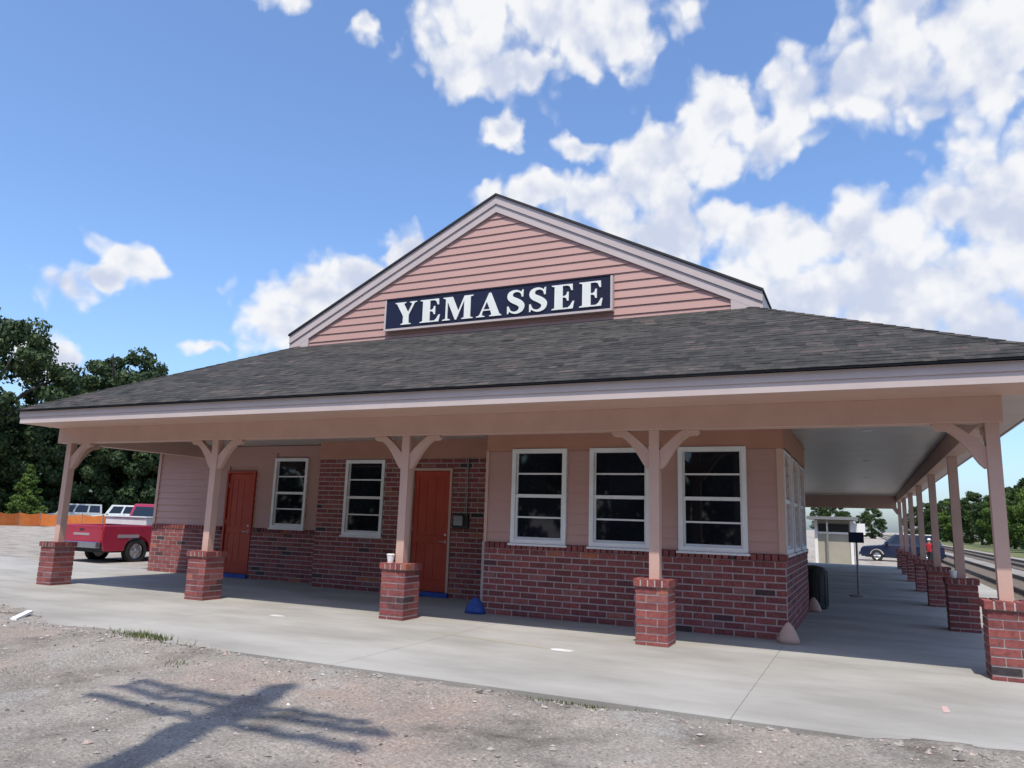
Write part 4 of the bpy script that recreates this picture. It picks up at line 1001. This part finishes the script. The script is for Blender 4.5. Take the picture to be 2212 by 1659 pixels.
def car(name, label, cat, loc, rz, paint, L, W, H, belt, hood, cab, top, pickup=False, group=None, clear=0.30, wr=0.36, wb=None, toolbox=False):
    """local x forward. cab=(x_rear, x_front) at the belt, top=(x_rear, x_front) at the roof"""
    r = thing(name, label, cat, loc, rz, group); hl = L/2; wb = wb or L*0.57; wx = [wb/2+0.05, -wb/2+0.05]; ra = wr*1.2
    def arch(cx):
        a0 = math.asin(max(-1, min(1, (clear-wr)/ra)))
        return [(cx+ra*math.cos(t), wr+ra*math.sin(t)) for t in [a0+(math.pi-2*a0)*k/10 for k in range(11)]]
    low = belt if not pickup else belt
    prof = [(-hl+0.05, clear+0.12), (-hl, clear+0.3), (-hl+0.02, belt), (cab[1]-0.02, belt+0.01), (cab[1]+0.12, hood+0.03), (hl-0.22, hood-0.08), (hl-0.04, hood-0.22), (hl, clear+0.22), (hl-0.08, clear)] + arch(wx[0]) + [(wx[0]-ra-0.06, clear)] + [(wx[1]+ra+0.06, clear)] + arch(wx[1]) + [(-hl+0.1, clear)]
    if not pickup:
        MB().prism(prof, -W/2, W/2, 'y').build('body', paint, r, bevel=0.035)
    else:
        bx0, bx1, fl = -hl+0.06, cab[0]-0.04, 0.72
        # two sides with wheel arches, full-width front, bed floor and bulkhead
        side = prof
        MB().prism(side, -W/2, -W/2+0.09, 'y').build('side_panel', paint, r, bevel=0.025); MB().prism(side, W/2-0.09, W/2, 'y').build('side_panel', paint, r, bevel=0.025)
        MB().box(bx1, hl-0.3, -W/2+0.092, W/2-0.092, 0.62, belt-0.004).box(cab[1]+0.1, hl-0.12, -W/2+0.092, W/2-0.092, clear+0.1, hood-0.09).box(bx0+0.1, bx1-0.002, -W/2+0.092, W/2-0.092, fl-0.06, fl).build('body', paint, r)
        MB().prism([(cab[1]+0.1, hood-0.06), (cab[1]+0.1, hood+0.028), (hl-0.24, hood-0.085), (hl-0.24, hood-0.12)], -W/2+0.093, W/2-0.093, 'y').build('hood', paint, r)
        tg = MB().box(-hl+0.005, -hl+0.07, -W/2+0.095, W/2-0.095, fl-0.12, belt-0.01).build('tailgate', paint, r, bevel=0.02)
        MB().box(-hl-0.001, -hl+0.004, -0.36, 0.36, 0.86, 0.93).build('badge', M['badge'], tg)
        MB().box(-hl-0.012, -hl+0.004, -0.09, 0.09, belt-0.16, belt-0.11).build('latch', M['asphaltblack'], tg)
        for s in (-1, 1):
            MB().box(-hl-0.004, -hl+0.03, s*(W/2-0.05)-0.04, s*(W/2-0.05)+0.04, 0.74, 1.04).build('tail_lamp', M['lamp_red'], r)
            MB().box(-hl+0.5, -hl+1.25, s*(W/2+0.003)-0.004, s*(W/2+0.003)+0.004, 0.80, 0.90).build('badge', M['badge'], r)
        bp_ = MB().box(-hl-0.17, -hl-0.005, -W/2+0.05, W/2-0.05, 0.50, 0.68).build('rear_bumper', M['chrome'], r, bevel=0.02)
        MB().box(-hl-0.176, -hl-0.171, -0.16, 0.16, 0.53, 0.63).build('number_plate', M['badge'], bp_)
        if toolbox:
            tb = MB().box(bx1-0.62, bx1-0.03, -W/2+0.03, W/2-0.03, belt-0.05+0.052, belt+0.24).build('toolbox', M['carwhite'], r, bevel=0.02)
            MB().box(bx1-0.66, bx1-0.0, -W/2, W/2, belt+0.242, belt+0.28).build('lid', M['carwhite'], tb, bevel=0.01)
    b0, b1, t0, t1 = cab[0], cab[1], top[0], top[1]; yb, yt = W/2-0.04, W/2-0.22
    if pickup: yb = W/2-0.10
    q = [(b0,-yb,belt-0.003),(b1,-yb,belt-0.003),(b1,yb,belt-0.003),(b0,yb,belt-0.003),(t0,-yt,H),(t1,-yt,H),(t1,yt,H),(t0,yt,H)]
    MB().hexa(q).build('cabin', paint, r, bevel=0.03)
    V_ = [Vector(v) for v in q]
    def win(a, b, c, d, x0, x1, y0, y1, nm):
        """pane on the quad a(bottom-left) b c(top-right) d, by fractions"""
        nrm = (b-a).cross(d-a).normalized(); P_ = lambda s, t: (a.lerp(b, s)).lerp(d.lerp(c, s), t)+nrm*0.004
        pts = [P_(x0, y0), P_(x1, y0), P_(x1, y1), P_(x0, y1)]
        MB().add(pts+[p-nrm*0.003 for p in pts], [(0,1,2,3),(7,6,5,4),(0,4,5,1),(1,5,6,2),(2,6,7,3),(3,7,4,0)]).build(nm, M['carglass'], r)
    A_, B_, Cc, D_, E2, F2, G2, H2 = V_
    nw = [(0.06, 0.94)] if pickup else [(0.05, 0.30), (0.34, 0.62), (0.66, 0.93)]
    for x0, x1 in nw:
        win(A_, B_, F2, E2, x0, x1, 0.14, 0.86, 'side_window'); win(Cc, D_, H2, G2, 1-x1, 1-x0, 0.14, 0.86, 'side_window')
    win(B_, Cc, G2, F2, 0.07, 0.93, 0.10, 0.90, 'windscreen'); win(D_, A_, E2, H2, 0.09, 0.91, 0.16, 0.86, 'rear_window')
    if not pickup:
        MB().box(-hl-0.06, -hl+0.01, -W/2+0.06, W/2-0.06, 0.40, 0.60).build('rear_bumper', M['asphaltblack'], r, bevel=0.02)
        for s in (-1, 1): MB().box(-hl-0.008, -hl+0.03, s*(W/2-0.14)-0.08, s*(W/2-0.14)+0.08, belt-0.30, belt-0.06).build('tail_lamp', M['lamp_red'], r)
    MB().box(hl-0.01, hl+0.07, -W/2+0.06, W/2-0.06, 0.38, 0.56).build('front_bumper', M['asphaltblack'] if not pickup else M['chrome'], r, bevel=0.02)
    for s in (-1, 1):
        MB().box(hl-0.06, hl+0.008, s*(W/2-0.2)-0.15, s*(W/2-0.2)+0.15, hood-0.30, hood-0.16).build('headlight', M['lamp_white'], r)
        MB().box(cab[1]-0.30, cab[1]-0.12, s*(W/2+0.08)-0.08, s*(W/2+0.08)+0.08, belt+0.06, belt+0.20).build('wing_mirror', paint, r, bevel=0.015)
        MB().box(cab[0]+(cab[1]-cab[0])*0.35, cab[0]+(cab[1]-cab[0])*0.35+0.2, s*(W/2+0.012)-0.012, s*(W/2+0.012)+0.012, belt-0.14, belt-0.11).build('door_handle', M['chrome'] if pickup else paint, r)
    tm, rm = wheel_meshes(wr, 0.24)
    for cx in wx:
        for s in (-1, 1):
            wh = obj('wheel', None, r, (cx, s*(W/2-0.13), wr), (0, 0, 0 if s > 0 else math.pi)); obj('tyre', tm, wh); obj('rim', rm, wh)
    MB().box(-hl+0.3, hl-0.3, -W/2+0.25, W/2-0.25, clear-0.05, clear+0.12).build('chassis', M['asphaltblack'], r)
    return r
car('pickup_truck', 'red pickup truck with white bed toolbox parked left of the station', 'pickup truck', (-23.06, 7.72, -0.10), math.pi/2, M['red'], 5.5, 1.95, 1.86, 1.17, 1.12, (-0.62, 1.15), (-0.42, 0.55), pickup=True, clear=0.40, wr=0.39, toolbox=True)
car('parked_car', 'dark blue sport utility car parked beyond the far end of the porch', 'car', (0.62, 46.0, -0.30), math.pi, M['blue'], 4.9, 1.9, 1.80, 1.08, 1.02, (-2.35, 1.05), (-2.05, 0.30))
def side_on(u, D):
    x, y = at(u, D); d = Vector((x-CAM.x, y-CAM.y)); return x, y, math.atan2(d.y, d.x)+math.pi/2
for (u, D, pt, lb, fl) in ((262, 90, 'carwhite', 'white van parked beyond the orange fence behind the red pickup', 0), (158, 92, 'silver', 'silver car parked beyond the orange fence left of the white van', 0), (345, 91, 'carwhite', 'white car parked beyond the fence nearest the station wall', 0)):
    x, y, a = side_on(u, D); big = 'van' in lb
    car('parked_van' if big else 'parked_car', lb, 'van' if big else 'car', (x, y, -0.255), a, M[pt], 5.6 if big else 4.7, 1.9, 2.15 if big else 1.75, 1.15 if big else 1.0, 1.1 if big else 0.95, (-2.7, 1.5) if big else (-1.9, 1.0), (-2.6, 0.9) if big else (-1.3, 0.3), group='cars parked beyond the orange fence')

# ================================================================== ORANGE SAFETY FENCE
M['orange'] = material('orange_net', (0.62, 0.16, 0.035), (0.70, 0.24, 0.06), scale=1.2, rough=0.7, trans=0.3)
pts = [at(u, 80+1.5*math.sin(u*0.02)) for u in (-90, -45, 0, 45, 90, 135, 180, 225, 270, 315, 360)]
fo = thing('safety_fence', 'orange plastic safety fence on stakes across the dirt lot', 'fence', (pts[4][0], pts[4][1], -0.27))
px_, py_ = pts[4]
for (a, b_) in zip(pts, pts[1:]):
    n = 8; mb = MB()
    for i in range(n):
        f0, f1 = i/n, (i+1)/n; s0, s1 = 0.14*math.sin(math.pi*f0)+0.02*math.sin(i*3.1), 0.14*math.sin(math.pi*f1)+0.02*math.sin((i+1)*3.1)
        x0, y0, x1, y1 = a[0]+(b_[0]-a[0])*f0-px_, a[1]+(b_[1]-a[1])*f0-py_, a[0]+(b_[0]-a[0])*f1-px_, a[1]+(b_[1]-a[1])*f1-py_
        mb.hexa([(x0, y0, 0.05), (x1, y1, 0.05), (x1, y1+0.012, 0.05), (x0, y0+0.012, 0.05), (x0, y0, 1.2-s0), (x1, y1, 1.2-s1), (x1, y1+0.012, 1.2-s1), (x0, y0+0.012, 1.2-s0)])
    mb.build('net_panel', M['orange'], fo)
for (a, b_) in pts: MB().tube([(a-px_, b_-py_-0.03, -0.2), (a-px_, b_-py_-0.03, 1.35)], 0.03, 6).build('stake', M['greymetal'], fo)

# ================================================================== SHED BEYOND THE PORCH
M['beige'] = material('shed_beige', (0.34, 0.32, 0.26), (0.39, 0.37, 0.31), scale=1.4, rough=0.8, bump=0.1)
sh = thing('shed', 'small beige shed with flat grey roof and dark opening past the porch end', 'shed', (-2.95, 33.0, -0.29))
MB().box(-0.95, 0.92, 0.06, 3.0, 0, 2.42).build('wall', M['beige'], sh)
MB().box(-0.75, 0.72, 0.02, 0.058, 1.82, 2.22).build('service_opening', M['asphaltblack'], sh)
for (a, b_) in ((-0.95, -0.80), (0.78, 0.92)): MB().box(a, b_, 0.0, 0.059, 0, 2.40).build('corner_board', M['cup'], sh)
MB().box(-0.79, 0.77, 0.015, 0.057, 1.70, 1.80).build('counter', M['cup'], sh)
MB().box(-1.3, 1.15, -0.45, 3.3, 2.44, 2.60).build('roof', M['greymetal'], sh)
MB().box(0.921, 1.5, 0.35, 2.6, 1.7, 2.28).build('side_panel', M['cup'], sh)
MB().box(-0.35, -0.27, -0.38, -0.30, 0, 2.44).build('canopy_post', M['greymetal'], sh)

# ================================================================== PERSON BY THE TRACK
def person(x, y, z, h, rz):
    me = bpy.data.meshes.new('person'); s = h/1.75
    J_ = {'pel': (0, 0, .95), 'bel': (0, .01, 1.10), 'chest': (0, 0, 1.32), 'neck': (0, 0, 1.49), 'jaw': (0, -.015, 1.56), 'head': (0, -.01, 1.66), 'crown': (0, 0, 1.73)}
    E_2 = [('pel', 'bel'), ('bel', 'chest'), ('chest', 'neck'), ('neck', 'jaw'), ('jaw', 'head'), ('head', 'crown')]
    Rr = {'pel': (.15, .11), 'bel': (.145, .10), 'chest': (.16, .11), 'neck': (.055, .055), 'jaw': (.065, .075), 'head': (.078, .095), 'crown': (.05, .06)}
    for n, sg in (('L', 1), ('R', -1)):
        J_.update({n+'hip': (sg*.09, 0, .90), n+'knee': (sg*.11, -.03*sg, .50), n+'ank': (sg*.12, .02, .09), n+'toe': (sg*.13, -.14, .035), n+'sh': (sg*.18, 0, 1.42), n+'elb': (sg*.25, .02, 1.14), n+'wr': (sg*.22, -.12, .93), n+'hand': (sg*.21, -.17, .86)})
        E_2.extend([('pel', n+'hip'), (n+'hip', n+'knee'), (n+'knee', n+'ank'), (n+'ank', n+'toe'), ('chest', n+'sh'), (n+'sh', n+'elb'), (n+'elb', n+'wr'), (n+'wr', n+'hand')])
        Rr.update({n+'hip': (.09, .09), n+'knee': (.062, .062), n+'ank': (.045, .045), n+'toe': (.04, .035), n+'sh': (.062, .062), n+'elb': (.045, .045), n+'wr': (.032, .03), n+'hand': (.035, .025)})
    ks = list(J_); me.from_pydata([tuple(c*s for c in J_[k]) for k in ks], [(ks.index(a), ks.index(b)) for a, b in E_2], [])
    tmp = bpy.data.objects.new('tmp', me); COL.objects.link(tmp)
    tmp.modifiers.new('skin', 'SKIN'); sb_ = tmp.modifiers.new('sub', 'SUBSURF'); sb_.levels = 2
    for i, k in enumerate(ks): me.skin_vertices[0].data[i].radius = tuple(c*s for c in Rr[k]); me.skin_vertices[0].data[i].use_root = (k == 'pel')
    dg = bpy.context.evaluated_depsgraph_get(); m2 = bpy.data.meshes.new_from_object(tmp.evaluated_get(dg)); m2.name = 'person'
    bpy.data.objects.remove(tmp)
    M['skin'] = material('skin', (0.30, 0.17, 0.115), rough=0.6); M['shirt'] = material('shirt_red', (0.38, 0.02, 0.03), rough=0.9); M['trouser'] = material('trousers_dark', (0.018, 0.018, 0.022), rough=0.9)
    m2.materials.clear()
    for k in ('skin', 'shirt', 'trouser'): m2.materials.append(M[k])
    for p in m2.polygons:
        c = p.center/s
        p.material_index = 0 if (c.z > 1.475 or (abs(c.x) > .19 and c.z < 1.15 and c.z > .8)) else (1 if c.z > .93 else 2)
    m2.shade_smooth(); o = obj('person', m2, None, (x, y, z), (0, 0, rz))
    tag(o, 'person in red shirt, dark trousers and white cap standing beside the tracks', 'person')
    MB().lathe([(0.100*s, 1.675*s), (0.102*s, 1.72*s), (0.075*s, 1.775*s), (0.01, 1.79*s)], (0, -0.005, 0), 16).box(-.07*s, .07*s, -.19*s, -.08*s, 1.68*s, 1.69*s).build('cap', M['cup'], o, smooth_=False)
person(1.88, 40.0, -0.30, 1.58, 2.6)
